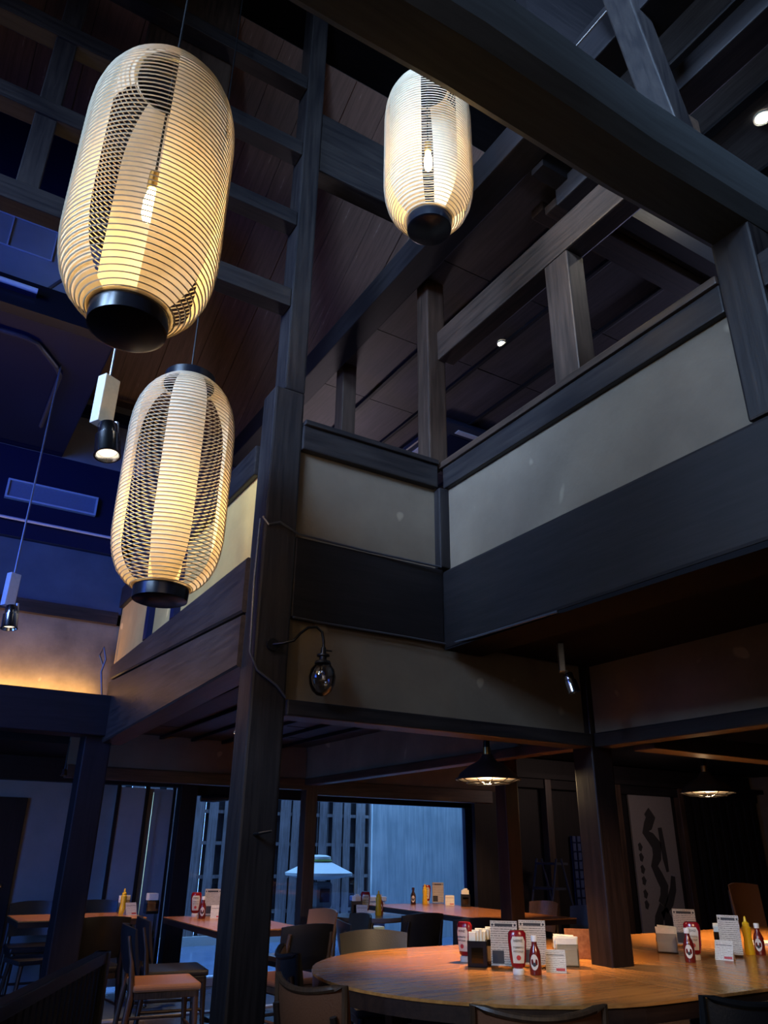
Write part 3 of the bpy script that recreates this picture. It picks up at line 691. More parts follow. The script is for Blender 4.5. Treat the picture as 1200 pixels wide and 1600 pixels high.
# ------------------------------------------------------------------ ground floor back: window, yard, panels
def rear():
    sbox('wall_rear_left', (-3, 2.02, 8.68, 8.75, 0, 1.90), plaster('slate_plaster', (.15, .165, .18), (.20, .215, .23), spots=False))
    sbox('trim_6', (-3, 2.75, 8.52, 8.70, 1.86, 2.10), BLK['X'])
    d = sbox('door_1', (.25, 1.14, 8.63, 8.69, 0, 1.70), BLK['Z'], .006)
    for z in (.02, .12): 
        b = BM(); lathe(b, [(0, -.012), (.016, -.008), (.016, .008), (0, .012)], seg=12); bmesh.ops.rotate(b, matrix=Matrix.Rotation(PI/2, 3, 'X'), verts=b.verts); obj('door_knob', b, CHROME, d, True, loc=(.34, -.04, z-.05))
    pd = thing('sliding_panels', 'pair of blue grey sliding panels in dark frames left of the window', 'screen', (2.33, 8.6, 0))
    for k, x in enumerate((-.19, .12)):
        pbox('panel', (x-.13, x+.13, -.01+.05*k, .012+.05*k, .04, 1.84), PLB, pd)
        for dd in ((x-.16, x-.13), (x+.13, x+.16)): pbox('stile', (dd[0], dd[1], -.02+.05*k, .02+.05*k, 0, 1.86), BLK['Z'], pd)
    b = BM(); tube(b, [(0.02, -.04, .3), (.02, -.04, 1.8)], .006, 6); o = obj('pull_bar', b, BRASS, pd, True)
    # window
    w = sbox('window_1', (2.78, 6.6, 8.60, 8.70, 1.79, 2.10), BLK['X'])
    ox, oy, oz = w.location
    def wp(n, x0, x1, y0, y1, z0, z1, m): return pbox(n, (x0-ox, x1-ox, y0-oy, y1-oy, z0-oz, z1-oz), m, w, .004)
    wp('sill', 2.78, 6.6, 8.56, 8.74, -.012, .06, VENTW)
    wp('window_frame', 2.78, 2.82, 8.62, 8.69, .06, 1.79, WD['Z']); wp('window_frame', 6.50, 6.6, 8.62, 8.69, .06, 1.79, NAVY)  # right frame coloured navy for the blue light on the jamb
    wp('mullion', 4.17, 4.25, 8.62, 8.69, .06, 1.79, WD['Z'])
    wp('pane', 2.82, 4.17, 8.65, 8.656, .06, 1.79, GLASS); wp('pane', 4.25, 6.5, 8.65, 8.656, .06, 1.79, GLASS)
    sbox('wall_rear_right', (6.6, 11, 8.68, 8.75, 0, 2.1), BLK['Z'])
    b = BM(); tube(b, [(2.86, 8.54, 1.755), (3.0, 8.54, 1.765), (3.17, 8.54, 1.775)], [.03, .042, .03], 12)
    tag(obj('rolled_blind', b, BLACKP, None, True), 'black rolled blind under the window head, left corner', 'blind')
rear()
def yard():
    f = thing('garden_fence', 'weathered board fence with horizontal rails behind the window', 'fence', (4.5, 12.5, -.06))
    me = {}
    k = 0; x = -2.3
    while x < 3.2:
        wide = .215
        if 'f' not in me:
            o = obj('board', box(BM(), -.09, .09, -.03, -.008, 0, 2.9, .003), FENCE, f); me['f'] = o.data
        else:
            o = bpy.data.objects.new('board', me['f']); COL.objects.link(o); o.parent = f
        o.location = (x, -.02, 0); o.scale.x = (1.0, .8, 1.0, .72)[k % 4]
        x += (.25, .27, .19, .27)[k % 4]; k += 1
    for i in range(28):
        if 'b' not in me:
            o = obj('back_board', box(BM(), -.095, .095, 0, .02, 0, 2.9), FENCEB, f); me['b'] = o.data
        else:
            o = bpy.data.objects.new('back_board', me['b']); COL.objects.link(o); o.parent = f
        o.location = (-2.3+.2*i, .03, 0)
    for z in (.42, .92, 1.40, 1.86, 2.34):
        pbox('rail', (-2.4, 3.3, -.03, .03, z-.025, z+.025), FENCE, f)
    pbox('plinth', (-2.4, 3.3, -.12, .06, 0, .12), STONE, f)
    c = thing('panel_wall', 'pale weathered panel wall lit blue by the sky, right part of the window', 'wall', (7.3, 11.9, -.06))
    for i, (x0, x1) in enumerate(((-.29, .33), (.335, .74), (.745, 1.6), (1.605, 3.2))):
        pbox('panel', (x0, x1, -.02+.004*(i % 2), .03, 0, 3.0), CONC, c)
    t = thing('stone_lantern', 'stone garden lantern with wide flat cap outside the window', 'lantern', (5.48, 10.8, -.06))
    b = BM(); lathe(b, [(0, 0), (.28, 0), (.26, .08), (.18, .12), (.16, .42), (.26, .5), (.28, .56), (0, .56)], seg=6); obj('pedestal', b, STONED, t)
    b = BM(); lathe(b, [(.2, .56), (.23, .6), (.23, .86), (.2, .9)], seg=6); obj('fire_box', b, STONED, t)
    b = BM(); lathe(b, [(.2, .93), (.48, .985), (.485, 1.02), (.36, 1.075), (.22, 1.14), (.17, 1.16)], seg=24); obj('cap', b, STONE, t, True)
    b = BM(); lathe(b, [(.16, 1.155), (.17, 1.18), (.165, 1.23), (.10, 1.25), (0, 1.255)], seg=24); obj('finial', b, STONE, t, True)
    b = BM(); lathe(b, [(.175, 1.165), (.19, 1.17), (.178, 1.19), (.17, 1.195)], seg=24); o = obj('moss_ring', b, MOSS, t, True); o['label'] = 'green moss ring'
    pbox('window', (-.07, .07, -.225, -.20, .65, .82), BLACKP, t)
    for x, y, s, lb in ((4.95, 10.1, .16, 'left rock lying at the foot of the stone lantern'), (5.95, 10.2, .13, 'right rock lying at the foot of the stone lantern')):
        b = BM(); bmesh.ops.create_icosphere(b, subdivisions=2, radius=s)
        for v_ in b.verts: v_.co = Vector((v_.co.x*1.3, v_.co.y, v_.co.z*.7+s*.6)) + .02*Vector((random.random()-.5, random.random()-.5, random.random()-.5))
        tag(obj('rock', b, STONE, None, True, loc=(x, y, -.06)), lb, 'rock')
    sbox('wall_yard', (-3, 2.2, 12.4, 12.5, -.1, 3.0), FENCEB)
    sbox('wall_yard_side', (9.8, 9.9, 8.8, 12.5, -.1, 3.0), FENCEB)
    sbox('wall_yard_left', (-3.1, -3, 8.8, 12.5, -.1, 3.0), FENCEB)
yard()

def dark_right():
    sbox('wall_east', (5.72, 10.9, 7.40, 7.46, 0, 2.32), BLK['Z'])
    timber('beam', 'dark head rail over the screens at the back right', 'beam', (5.72, 10.9, 7.32, 7.40, 1.97, 2.12), BLK['X'])
    for x, lb in ((6.78, 'thin dark post at the back beside the step ladder'), (7.98, 'black post left of the calligraphy panel'), (9.2, 'black post right of the calligraphy panel')):
        timber('post', lb, 'post', (x-.05, x+.05, 7.30, 7.40, 0, 2.1), BR['Z'])
    sc = thing('calligraphy_panel', 'tall grey panel with bold black brush calligraphy, back right', 'panel', (8.62, 7.37, 0))
    pbox('paper', (-.40, .42, -.012, .012, .02, 1.97), SCROLL, sc)
    def stroke(name, pts, ws, x=0, z=0):
        b = BM(); L = []
        n = len(pts)
        for i, (px_, pz) in enumerate(pts):
            a = Vector(pts[min(i+1, n-1)])-Vector(pts[max(i-1, 0)]); nrm = Vector((-a.y, a.x)).normalized()*ws[i]*1.3
            px_ = px_-.09 if px_ > -.2 else px_-.03
            L.append((b.verts.new((px_+nrm.x, -.0135, pz+nrm.y)), b.verts.new((px_-nrm.x, -.0135, pz-nrm.y))))
        for (a, c), (d, e) in zip(L, L[1:]): b.faces.new((a, c, e, d))
        obj(name, b, INK, sc)
    # main cursive character column, traced from its look: a winding stroke ending in a loop
    stroke('brush_stroke', [(.0, 1.78), (.07, 1.70), (.0, 1.60), (-.06, 1.52), (.03, 1.45), (.12, 1.36), (.10, 1.22), (.03, 1.12), (.10, 1.0), (.17, .88), (.14, .76), (.08, .68)], [.05, .07, .06, .05, .06, .075, .06, .05, .055, .06, .055, .05])
    stroke('brush_stroke', [(.10, .66), (-.0, .52), (-.04, .36), (.06, .26), (.16, .34), (.17, .5), (.11, .62)], [.05, .06, .06, .055, .06, .06, .05])
    stroke('brush_stroke', [(.22, 1.58), (.235, 1.4), (.25, 1.2), (.27, 1.05)], [.03, .035, .035, .02])
    stroke('brush_stroke', [(.36, 1.0), (.33, .85), (.24, .70), (.14, .60)], [.03, .045, .05, .03])
    stroke('brush_stroke', [(.37, .5), (.35, .36), (.30, .22)], [.03, .035, .02])
    for z in (1.34, 1.22, 1.08, .95, .80, .68):
        stroke('brush_stroke', [(-.27, z+.045), (-.245, z), (-.265, z-.045)], [.02, .03, .018])
    g = thing('lattice_screen', 'dim blue lattice screen in the back right shadows', 'screen', (7.38, 7.36, 0))
    pbox('panel', (-.23, .23, 0, .02, 0, 1.45), SHOJI, g)
    for i in range(7): pbox('bar', (-.23+i*.0767-.006, -.23+i*.0767+.006, -.015, 0, 0, 1.45), NAVY, g)
    for i in range(14): pbox('bar', (-.23, .23, -.012, 0, .08+i*.1-.006, .08+i*.1+.006), NAVY, g)
    sl = thing('slat_screen', 'dark screen of upright slats at the back right corner', 'screen', (10.08, 7.34, 0))
    for i in range(9): pbox('slat', (-.75+i*.18-.05, -.75+i*.18+.05, -.03, .02, 0, 1.97), BLK['Z'], sl, .004)
    ld = thing('step_ladder', 'dim folding step ladder leaning in the shade behind the reddish post', 'ladder', (6.42, 7.1, 0))
    dk = plain('ladder_grey', (.012, .018, .04), .6)
    for s_ in (0, .32):
        b = BM(); tube(b, [(-.25, s_-.2, 0), (.03, s_-.2, 1.2)], .014, 8); obj('rail', b, dk, ld, True)
        b = BM(); tube(b, [(.42, s_-.2, 0), (.10, s_-.2, 1.2)], .012, 8); obj('rear_leg', b, dk, ld, True)
    for z in (.3, .6, .9, 1.15): pbox('step', (-.27+.233*z, -.12+.233*z+.05, -.2, .12, z-.012, z+.012), dk, ld)
dark_right()

# ------------------------------------------------------------------ tables
TZ = .72
def big_table():
    t = thing('oval_table', 'big round ended wooden table built around a post, front right', 'table', (2.88, 3.5, 0))
    def outline(inset=0, n=28):
        R = 1.0-inset; P = []
        for k in range(n+1):
            a = PI/2+PI*k/n; P.append((R*math.cos(a), R*math.sin(a)))
        return P
    def leaf(x_end, z0, z1, left, mat, inset=0):
        b = BM(); P = outline(inset)+[(x_end, -1+inset), (x_end, 1-inset)] if left else None
        if not left: P = [(x_end[0], -1+inset), (x_end[1], -1+inset), (x_end[1], 1-inset), (x_end[0], 1-inset)]
        lo = [b.verts.new((x, y, z0)) for x, y in P]; hi = [b.verts.new((x, y, z1)) for x, y in P]
        b.faces.new(hi); b.faces.new(lo[::-1])
        for i in range(len(P)): b.faces.new((lo[i], lo[(i+1) % len(P)], hi[(i+1) % len(P)], hi[i]))
        es = [e for e in b.edges if all(v_.co.z > (z0+z1)/2 for v_ in e.verts) and len(e.link_faces) == 2]
        bmesh.ops.bevel(b, geom=es, offset=.004, segments=2, affect='EDGES')
        return b
    obj('table_leaf', leaf(.30, TZ-.012, TZ, True, TABLE), TABLE, t)
    # right leaf is cut around the post
    b = BM()
    for d in ((.302, .525, -1, 1), (.695, 3.6, -1, 1), (.525, .695, -1, -.224), (.525, .695, -.056, 1)): box(b, *d, TZ-.012, TZ)
    obj('table_leaf', b, wood('table_wood_leaf', (.32, .125, .034), (.56, .25, .07), 'Y', rough=.22, scale=.8, bump=.04), t)
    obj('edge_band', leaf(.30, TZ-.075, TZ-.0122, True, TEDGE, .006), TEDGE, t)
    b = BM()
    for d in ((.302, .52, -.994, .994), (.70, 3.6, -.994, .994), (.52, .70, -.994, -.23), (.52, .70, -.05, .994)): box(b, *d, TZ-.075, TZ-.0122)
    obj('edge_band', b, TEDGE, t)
    for x, y in ((-.25, 0), (1.8, 0)):
        b = BM(); box(b, x-.18, x+.18, y-.25, y+.25, 0, .645, .02); obj('pedestal', b, DKCH, t)
    for x, y in ((-.42, -.42), (-.42, .42), (.75, -.75), (.75, .75), (3.2, -.75), (3.2, .75)):
        b = BM(); box(b, x-.035, x+.035, y-.035, y+.035, 0, .645, .006); obj('leg', b, WALNUT, t)
big_table()
def rect_table(label, x0, x1, y0, y1, mat, rz=0, edge=True):
    cx, cy = (x0+x1)/2, (y0+y1)/2; w, d = (x1-x0)/2, (y1-y0)/2
    t = thing('dining_table', label, 'table', (cx, cy, 0), rz)
    pbox('table_top', (-w, w, -d, d, TZ-.01, TZ), mat, t, .003)
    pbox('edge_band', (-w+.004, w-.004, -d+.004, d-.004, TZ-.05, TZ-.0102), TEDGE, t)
    b = BM(); box(b, -.05, .05, -.05, .05, .03, .67, .006); obj('column', b, BLACKP, t)
    b = BM(); box(b, -min(.3, w*.8), min(.3, w*.8), -.04, .04, 0, .03, .005); box(b, -.04, .04, -min(.3, d*.8), min(.3, d*.8), 0, .03, .005); obj('base', b, IRON, t)
rect_table('small wooden table with mustard bottle by the far left wall', 1.06, 2.08, 7.3, 7.95, TABLE)
rect_table('wooden table with condiments partly hidden by the great post', 2.22, 2.92, 5.92, 7.30, TABLE2)
rect_table('long wooden table with condiments before the pale window panel', 4.70, 5.60, 5.78, 8.05, TABLE2)
t = thing('round_table', 'small dark round table by the window beside two dark chairs', 'table', (3.95, 6.75, 0))
b = BM(); lathe(b, [(0, .68), (.33, .68), (.34, .69), (.34, .715), (.335, .72), (0, .72)], seg=40); obj('table_top', b, plain('grey_laminate', (.13, .11, .11), .2), t, True)
b = BM(); tube(b, [(0, 0, .03), (0, 0, .68)], .035, 16); obj('column', b, IRON, t, True)
b = BM(); lathe(b, [(0, 0), (.22, 0), (.22, .015), (.04, .03), (0, .03)], seg=28); obj('base', b, IRON, t, True)
spot('window_table_downlight', (2.44, 6.49, 2.17), (2.45, 6.6, .7), (1, .62, .32), 70, 75)
spot('far_table_downlight', (1.5, 7.55, 2.04), (1.6, 7.6, .7), (1, .62, .32), 60, 62)
spot('panel_table_downlight', (5.0, 6.3, 2.28), (5.15, 7.0, .7), (1, .60, .30), 150, 75)
spot('chair_fill', (1.9, 5.0, 2.17), (1.95, 5.8, .45), (1, .60, .30), 90, 60)  # added warm fill for the walnut chair
area('back_room_fill', (7.6, 5.6, 2.29), (7.9, 7.2, .8), .6, .6, (1, .70, .62), 15)  # added weak fill for the dark back right

downlight('downlight', 'added small downlight in the low soffit over the far left table', (1.5, 7.55, 2.068), .03)  # this and the next two fittings are added at the spot lamps
downlight('downlight', 'added small downlight in the low ceiling above the walnut chair', (1.9, 5.0, 2.186), .03)
downlight('downlight', 'added small downlight in the ceiling over the long window table', (5.0, 6.3, 2.307), .03)
# ------------------------------------------------------------------ chairs
def chair(label, x, y, face, back=LBLK, seat=LBLK, frame=DKCH, group=None, w=.44, h=.80, kind='pad', bw=None):
    """face = direction the sitter looks, degrees from +x; the seat is centred on (x, y)"""
    t = thing('dining_chair', label, 'chair', (x, y, 0), math.radians(face), group)
    hw = w/2
    b = BM(); n = 8                                               # seat pad, dished
    lathe_pts = []
    box(b, -.21, .22, -hw, hw, .425, .465, .014); obj('seat', b, seat, t)
    b = BM(); box(b, -.20, .20, -hw+.015, hw-.015, .385, .425, .006); obj('seat_frame', b, frame, t)
    for s in (-1, 1):
        b = BM(); tube(b, [(.19, s*(hw-.035), .42), (.215, s*(hw-.015), 0)], [.021, .013], 10); obj('leg', b, frame, t, True)
        b = BM(); tube(b, [(-.27, s*(hw-.015), 0), (-.215, s*(hw-.03), .42), (-.235, s*(hw-.04), .60), (-.27, s*(hw-.045), h-.06)], [.014, .022, .018, .013], 10); obj('leg', b, frame, t, True)
    b = BM(); tube(b, [(.20, -hw+.03, .2), (.20, hw-.03, .2)], .010, 8); obj('stretcher', b, frame, t, True)
    for s in (-1, 1):
        b = BM(); tube(b, [(.20, s*(hw-.025), .22), (-.235, s*(hw-.022), .22)], .010, 8); obj('stretcher', b, frame, t, True)
    b = BM(); nu, nv = 12, 6; z0 = .52; th = .032                  # curved back rest
    G = [[], []]
    for layer in (0, 1):
        for j in range(nv+1):
            v_ = j/nv; row = []
            for i in range(nu+1):
                u_ = i/nu*2-1
                wv = hw*(1.0-.10*(1-v_)) * (1 if kind == 'pad' else 1-.06*v_)
                zt = z0+(h-z0)*v_ - (.018*u_*u_*v_ if kind == 'pad' else -.03*u_*u_*v_)
                xb = -.235-.05*v_+.055*(u_*u_) - (0 if layer == 0 else th*(1-.45*abs(2*v_-1)**3)*(1-.4*u_**6))
                row.append(b.verts.new((xb, u_*wv, zt)))
            G[layer].append(row)
    for j in range(nv):
        for i in range(nu):
            for L in (0, 1):
                g = G[L]; b.faces.new((g[j][i], g[j][i+1], g[j+1][i+1], g[j+1][i]))
    for j in range(nv):
        for i in (0, nu): b.faces.new((G[0][j][i], G[0][j+1][i], G[1][j+1][i], G[1][j][i]))
    for i in range(nu):
        for j in (0, nv): b.faces.new((G[0][j][i], G[0][j][i+1], G[1][j][i+1], G[1][j][i]))
    obj('backrest', b, back, t, True)
    if kind == 'rim':
        b = BM(); P = []
        for i in range(nu+1):
            u_ = i/nu*2-1; P.append((-.235-.05+.055*u_*u_-.016, u_*hw*.94, h+.03*u_*u_+.004))
        P = [(P[0][0]+.01, P[0][1], z0+.05)]+P+[(P[-1][0]+.01, P[-1][1], z0+.05)]
        tube(b, P, .012, 8); obj('back_rim', b, bw or frame, t, True)
    return t
chair('walnut chair with tan leather seat facing right, front left', 1.80, 5.78, -8, LBLK, LTAN, WALNUT)
chair('dark chair close behind the walnut chair on the left', 2.04, 6.32, -8, LBLK, LBLK, DKCH)
chair('black backed chair between the left post and the walnut chair', 1.50, 6.74, 95, LBLK, LBLK, DKCH)
def stool(label, x, y):
    t = thing('stool', label, 'stool', (x, y, 0), .2)
    b = BM(); box(b, -.17, .17, -.17, .17, .43, .465, .012); obj('seat', b, LBLK, t)
    for sx in (-1, 1):
        for sy in (-1, 1):
            b = BM(); tube(b, [(sx*.13, sy*.13, .43), (sx*.18, sy*.18, 0)], [.018, .012], 8); obj('leg', b, DKCH, t, True)
    for sy in (-1, 1):
        b = BM(); tube(b, [(-.155, sy*.155, .2), (.155, sy*.155, .2)], .009, 8); obj('stretcher', b, DKCH, t, True)
stool('backless dark stool under the left end of the far left table', 1.22, 7.30)
chair('chair tucked behind the far left table, left one against the wall', 1.35, 8.18, -90, LOLV, LBLK, DKCH)
chair('chair tucked behind the far left table, right one against the wall', 1.88, 8.18, -90, LOLV, LBLK, DKCH)
chair('chair with tan leather back at the right end of the half hidden table', 3.16, 6.55, 186, LTAN, LTAN, WALNUT)
chair('olive leather chair right of the great post, back to the window', 3.20, 6.03, 172, LOLV, LBLK, DKCH)
chair('dark chair with pale lit seat between great post and round table', 3.27, 5.45, -20, LBLK, plain('grey_seat', (.10, .10, .12), .25), DKCH)
chair('brown seated chair just right of the great post', 2.62, 5.6, 100, LBLK, LBRN, WALNUT)
chair('black leather chair at the left end of the big table', 2.02, 3.72, -15, LBLK, LBLK, WALNUT, kind='rim', bw=LBLK)
chair('brown leather chair with wooden rim at the front end of the big table', 1.70, 2.95, 10, LBRN, LBRN, DKCH, kind='rim', bw=WALNUT)
chair('dark chair at the small round table, left one', 3.95, 6.12, 95, LBLK, LBLK, DKCH)
chair('dark chair at the small round table, right one', 4.15, 5.55, 80, LBLK, LBLK, DKCH)
chair('olive leather chair on the window side of the big table', 2.70, 4.42, -105, LOLV, LOLV, DKCH, h=.81)
chair('grey black leather chair at the right of the long window table', 5.75, 6.05, 178, plain('grey_leather', (.035, .036, .042), .35), LBLK, DKCH)
chair('wooden backed chair at the far right corner of the long window table', 5.85, 6.75, 180, WALNUT, LBLK, WALNUT)
chair('brown chair pushed in at the front edge of the big table', 1.98, 2.34, 62, LBRN, LBRN, WALNUT, kind='rim', bw=WALNUT)
chair('black chair with shiny rim at the front right of the big table', 2.72, 2.20, 80, LBLK, LBLK, IRON, kind='rim', bw=plain('polished_rim', (.05, .05, .055), .2, .8))
chair('tan leather high backed chair at the right edge beyond the big table', 7.12, 4.85, -90, LTAN, LTAN, WALNUT, h=1.02)

# railing at lower left
def railing():
    a, c = Vector((.40, 3.05, 0)), Vector((1.06, 4.39, 0)); L = (c-a).length
    t = thing('slat_railing', 'dark slatted partition in the bottom left corner', 'partition', (a.x, a.y, 0), math.atan2(c.y-a.y, c.x-a.x))
    pbox('top_rail', (-.9, L, -.03, .03, .75, .80), WD['X'], t, .006)
    pbox('bottom_rail', (-.9, L, -.03, .03, .05, .10), WD['X'], t, .006)
    k = 0; x = -.85
    while x < L-.03:
        pbox('slat', (x, x+.05, -.012, .012, .1, .75), BLK['Z'], t, .002); x += .075
    pbox('end_post', (L-.06, L, -.035, .035, 0, .80), WD['Z'], t, .006)
railing()
# bench / boxes near window
t = thing('plastic_crate', 'light blue plastic box standing by the round table near the window', 'box', (4.85, 8.3, 0))
pbox('body', (-.15, .15, -.13, .13, 0, .74), LIGHTBLUE, t, .012); pbox('lid', (-.165, .165, -.145, .145, .74, .79), LIGHTBLUE, t, .012)
t = thing('storage_box', 'pale cyan box under the round table edge', 'box', (4.42, 7.4, 0)); pbox('body', (-.06, .06, -.06, .06, 0, .54), CYAN, t, .006); pbox('lid', (-.065, .065, -.065, .065, .54, .57), CYAN, t, .006)

# ------------------------------------------------------------------ things on the tables
def ketchup(label, x, y, rz, s=1.0):
    t = thing('ketchup_bottle', label, 'bottle', (x, y, TZ), rz, 'ketchup bottles')
    b = BM(); lathe(b, [(.0, 0), (.026, 0), (.028, .004), (.028, .022), (.022, .026), (0, .026)], seg=24); obj('cap', b, WHITE, t, True)
    b = BM(); lathe(b, [(.02, .026), (.032, .034), (.040, .07), (.042, .10), (.046, .15), (.044, .178), (.034, .19), (0, .192)], seg=28, sy=.66); obj('body', b, RED, t, True)
    b = BM()                                                      # keystone shaped label, wrapped on the front
    P = [(.036, .05), (.0405, .07), (.0422, .10), (.0458, .145), (.0452, .165)]; hw = [.026, .028, .031, .034, .026]
    rows = []
    for (r, z), w_ in zip(P, hw):
        row = []
        for i in range(9):
            xx = w_*(i/4-1); q = max(0, 1-(xx/r)**2); row.append(b.verts.new((xx, -.66*r*math.sqrt(q)-.0012, z)))
        rows.append(row)
    for a, c in zip(rows, rows[1:]):
        for i in range(8): b.faces.new((a[i], a[i+1], c[i+1], c[i]))
    lb = obj('label_front', b, LABELC, t, True)
    for txt, z, sz in (('HEINZ', .147, .016), ('TOMATO', .118, .0125), ('KETCHUP', .101, .0112)):
        text_mesh('lettering', txt, sz, INK, lb, (0, -.0322, z), (PI/2, 0, 0))
    b = BM(); lathe(b, [(0, -.001), (.011, 0), (0, .001)], seg=14); bmesh.ops.rotate(b, matrix=Matrix.Rotation(PI/2, 3, 'X'), verts=b.verts)
    obj('emblem', b, INKR, lb, loc=(0, -.0295, .074))
    return t
def hot_sauce(label, x, y, rz, mat=DRED, cap=WHITE):
    t = thing('sauce_bottle', label, 'bottle', (x, y, TZ), rz, 'slim sauce bottles')
    b = BM(); lathe(b, [(0, 0), (.027, 0), (.029, .005), (.029, .085), (.024, .105), (.014, .125), (.0125, .145), (0, .145)], seg=24); obj('body', b, mat, t, True)
    b = BM(); lathe(b, [(0, .142), (.0155, .142), (.016, .165), (.014, .168), (0, .168)], seg=20); obj('cap', b, cap, t, True)
    b = BM(); n = 20; c = b.verts.new((0, -.0298, .055)); ring = []
    for k in range(n):
        xx = .019*math.cos(2*PI*k/n); ring.append(b.verts.new((xx, -math.sqrt(.0298**2-xx*xx), .055+.034*math.sin(2*PI*k/n))))
    for k in range(n): b.faces.new((c, ring[k], ring[(k+1) % n]))
    lb = obj('label_front', b, LABELC, t, True)
    b = BM(); lathe(b, [(0, -.001), (.009, 0), (0, .001)], seg=12); bmesh.ops.rotate(b, matrix=Matrix.Rotation(PI/2, 3, 'X'), verts=b.verts); obj('emblem', b, INK, lb, loc=(0, -.0302, .045))
    return t
def mustard(label, x, y, rz=0):
    t = thing('mustard_bottle', label, 'bottle', (x, y, TZ), rz, 'mustard bottles')
    b = BM(); lathe(b, [(0, 0), (.027, 0), (.029, .005), (.027, .05), (.023, .09), (.027, .13), (.026, .145), (.018, .152), (0, .152)], seg=24); obj('body', b, YEL, t, True)
    b = BM(); lathe(b, [(0, .15), (.02, .15), (.02, .168), (.01, .176), (.006, .20), (.003, .205), (0, .205)], seg=20); obj('nozzle', b, YEL, t, True)
def menu(label, x, y, rz, h=.215, w=.14):
    t = thing('menu_stand', label, 'menu', (x, y, TZ), rz, 'menu cards in stands')
    c = obj('card', box(BM(), -w/2, w/2, -.0015, .0015, .012, h), MENU, t); c.rotation_euler = (math.radians(-6), 0, 0)
    o = obj('heading', box(BM(), -w*.33, w*.33, -.0022, -.0016, h-.026, h-.013), INK, c)
    for s in (-1, 1):
        b = BM(); lathe(b, [(0, -.0005), (.006, 0), (0, .0005)], seg=10); bmesh.ops.rotate(b, matrix=Matrix.Rotation(PI/2, 3, 'X'), verts=b.verts); obj('corner_mark', b, INK, c, loc=(s*w*.42, -.002, h-.019))
    obj('picture_block', box(BM(), -w*.45, -w*.02, -.0022, -.0016, .02, .078), INK, c)
    pbox('base', (-w/2, w/2, -.03, .03, 0, .012), ACRYL, t)
def price_card(label, x, y, rz):
    t = thing('price_card', label, 'card', (x, y, TZ), rz, 'leaning price cards')
    c = obj('card', box(BM(), -.05, .05, -.001, .001, 0, .105), CARD, t); c.rotation_euler = (math.radians(-24), 0, 0)
    obj('heading', box(BM(), -.035, .035, -.0016, -.0011, .083, .096), INKR, c) if False else None
    obj('price_mark', box(BM(), .0, .044, -.0016, -.0011, .008, .02), INKR, c)
    obj('rule', box(BM(), -.044, .044, -.0016, -.0011, .078, .081), INK, c)
    o = obj('prop', box(BM(), -.04, .04, -.001, .001, 0, .09), CARD, t); o.location = (0, .085, 0); o.rotation_euler = (math.radians(30), 0, 0)
def napkins(label, x, y, rz, n=7, mat=ACRYL, h=.105, w=.12, d=.09):
    t = thing('napkin_holder', label, 'napkin holder', (x, y, TZ), rz, 'napkin holders')
    b = BM(); box(b, -w/2, w/2, -d/2, d/2, 0, .005); box(b, -w/2, w/2, -d/2, -d/2+.004, .005, h); box(b, -w/2, w/2, d/2-.004, d/2, .005, h); box(b, -w/2, -w/2+.004, -d/2+.004, d/2-.004, .005, h*.8); box(b, w/2-.004, w/2, -d/2+.004, d/2-.004, .005, h*.8)
    obj('holder', b, mat, t)
    for k in range(n):
        yy = -d/2+.01+(d-.02)*k/(n-1)
        o = obj('napkin', box(BM(), -w/2+.006, w/2-.006, -.005, .005, .008, h+.03+.01*math.sin(k*2.3), .002), NAPK, t); o.location = (0.004*math.sin(k*1.9), yy, 0); o.rotation_euler = (0, math.radians(3*math.sin(k*1.3)), 0)
def caddy(label, x, y, rz, mat=BLACKP):
    t = thing('cutlery_box', label, 'box', (x, y, TZ), rz, 'cutlery boxes')
    b = BM(); w, d, h = .05, .045, .12
    for dd in ((-w, w, -d, -d+.004, 0, h), (-w, w, d-.004, d, 0, h), (-w, -w+.004, -d, d, 0, h), (w-.004, w, -d, d, 0, h), (-w, w, -d, d, 0, .004)): box(b, *dd)
    obj('box', b, mat, t)
    for k in range(4):
        o = obj('paper_packet', box(BM(), -.018, .018, -.006, .006, .01, .16+.008*(k % 3), .002), NAPK, t); o.location = (-.025+.016*k, -.02+.012*k, 0)
    pbox('label_front', (-.03, .03, -.0465, -.045, .02, .09), SMOKE if mat is not SMOKE else LABELC, t)
F = -.72   # roughly facing the camera
# big table, left group
ketchup('ketchup bottle at the far left of the middle condiment group', 2.86, 3.83, F-.5)
caddy('black cutlery box beside the far left ketchup bottle', 2.80, 3.64, F, BLACKP)
caddy('smoked cutlery box just behind the left menu card', 2.90, 3.68, F, SMOKE)
menu('menu card left of the middle ketchup bottle on the big table', 2.89, 3.53, F)
ketchup('ketchup bottle in front centre of the middle condiment group', 2.81, 3.33, F+.15)
hot_sauce('slim red sauce bottle touching the middle ketchup bottle', 2.885, 3.29, F-.15)
menu('menu card behind the slim red sauce bottle on the big table', 3.06, 3.50, F)
hot_sauce('dark sauce bottle between the two menu cards', 2.99, 3.60, F, SAUCE, SAUCE)
price_card('tilted price card right of the middle sauce bottle', 3.02, 3.29, F)
napkins('clear napkin holder near the table post', 3.23, 3.44, F+.2)
t = thing('menu_board', 'brown wooden clip board standing beside the table post', 'board', (3.52, 3.62, TZ), F); c = obj('board', box(BM(), -.085, .085, -.004, .004, 0, .15, .002), TABLE2, t); c.rotation_euler = (math.radians(-8), 0, 0)
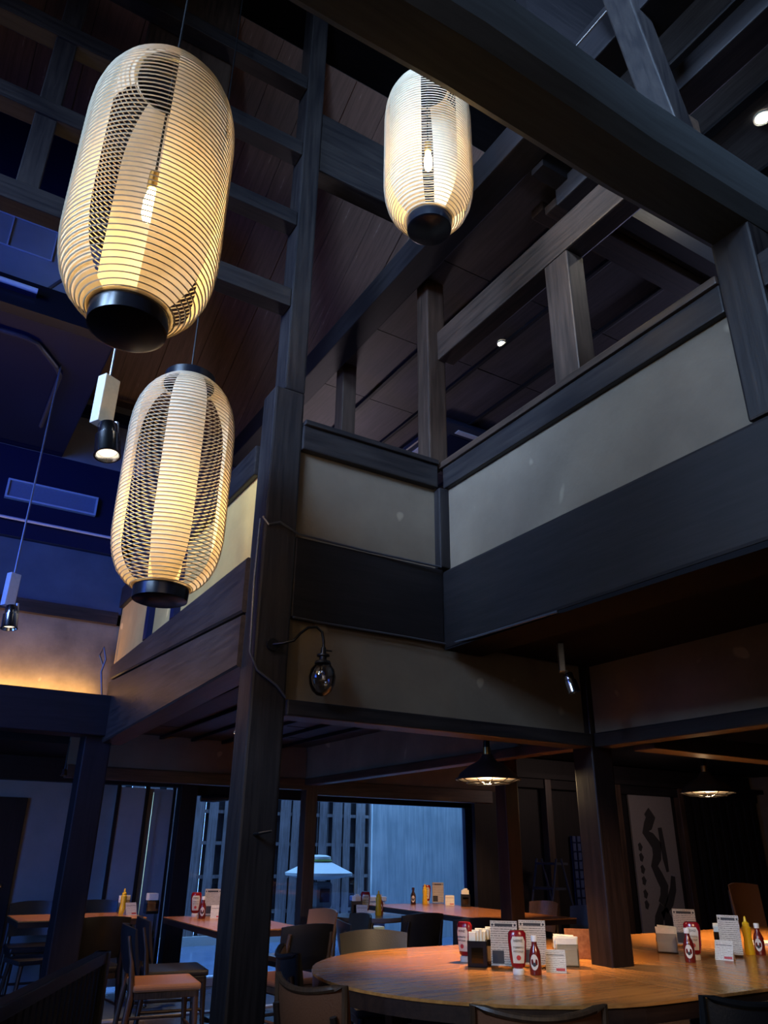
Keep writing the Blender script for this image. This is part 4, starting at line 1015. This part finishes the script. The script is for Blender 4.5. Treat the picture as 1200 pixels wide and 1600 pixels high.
# big table, right group
F2 = -.95
napkins('napkin holder at the back left of the right condiment group', 4.22, 3.60, F2, 9)
menu('menu card at the back of the right condiment group', 4.62, 3.78, F2)
napkins('smoked napkin holder full of upright packets, right group', 4.62, 3.50, F2, 11, SMOKE, .11, .10, .17)
ketchup('ketchup bottle in the right condiment group', 4.10, 3.31, F2)
hot_sauce('slim red sauce bottle at the left of the right group', 3.98, 3.25, F2)
price_card('price card lying back in the right condiment group', 4.23, 3.22, F2-.25)
menu('menu card before the mustard bottle in the right group', 4.43, 3.31, F2-.1, .215, .12)
mustard('mustard bottle at the right end of the big table group', 4.61, 3.32, F2)
hot_sauce('slim red sauce bottle beside the mustard bottle, right end', 4.655, 3.28, F2-.2)
t = thing('paper_stack', 'white papers lying at the right edge of the big table', 'papers', (5.25, 3.62, TZ), -.5)
for k in range(4): o = pbox('sheet', (-.13+.008*k, .13+.008*k, -.09, .09, .004*k, .004*k+.003), WHITE, t)
# half hidden table
G1 = -.35
ketchup('ketchup bottle on the half hidden table, back one', 2.47, 7.22, G1)
hot_sauce('slim red sauce bottle on the half hidden table', 2.46, 7.00, G1)
menu('menu card on the half hidden table', 2.62, 7.22, G1)
price_card('price card on the half hidden table', 2.58, 6.98, G1)
napkins('black napkin holder on the half hidden table next to the post', 2.82, 7.18, G1, 5, BLACKP)
# far left table
mustard('mustard bottle on the far left table', 1.97, 7.72, 0)
napkins('napkin holder beside the mustard on the far left table', 2.0, 7.82, 0, 5, ACRYL, .11, .09, .07)
t = thing('napkin_cabinet', 'tall clear dispenser standing right of the far left table', 'dispenser', (2.22, 7.70, 0), 0)
pbox('stand', (-.05, .05, -.05, .05, 0, .72), ACRYL, t, .004); pbox('holder', (-.055, .055, -.055, .055, .72, .83), SMOKE, t, .004); pbox('napkins', (-.045, .045, -.045, .045, .80, .885), NAPK, t, .006)
price_card('price card at the right end of the far left table', 2.02, 7.58, .2)
# long window table
H1 = -.6
hot_sauce('dark sauce bottle at the left of the long window table', 5.20, 7.90, H1, SAUCE, SAUCE)
mustard('mustard bottle on the long window table', 5.33, 7.86, H1)
ketchup('ketchup bottle behind the mustard on the long window table', 5.43, 7.97, H1)
menu('menu card on the long window table', 5.56, 7.93, H1, .215, .13)
price_card('price card on the long window table', 5.50, 7.62, H1)
caddy('black cutlery box at the end of the long window table', 5.55, 7.40, H1)
# round table
caddy('black cutlery box with white packets on the round table', 3.84, 6.78, -.4)
price_card('price card on the round table', 3.80, 6.60, -.4)
ketchup('ketchup bottle on the round table', 3.98, 6.86, -.4)
mustard('mustard bottle on the round table', 4.04, 6.72, -.4)
hot_sauce('slim sauce bottle on the round table behind the mustard', 4.13, 6.84, -.4)
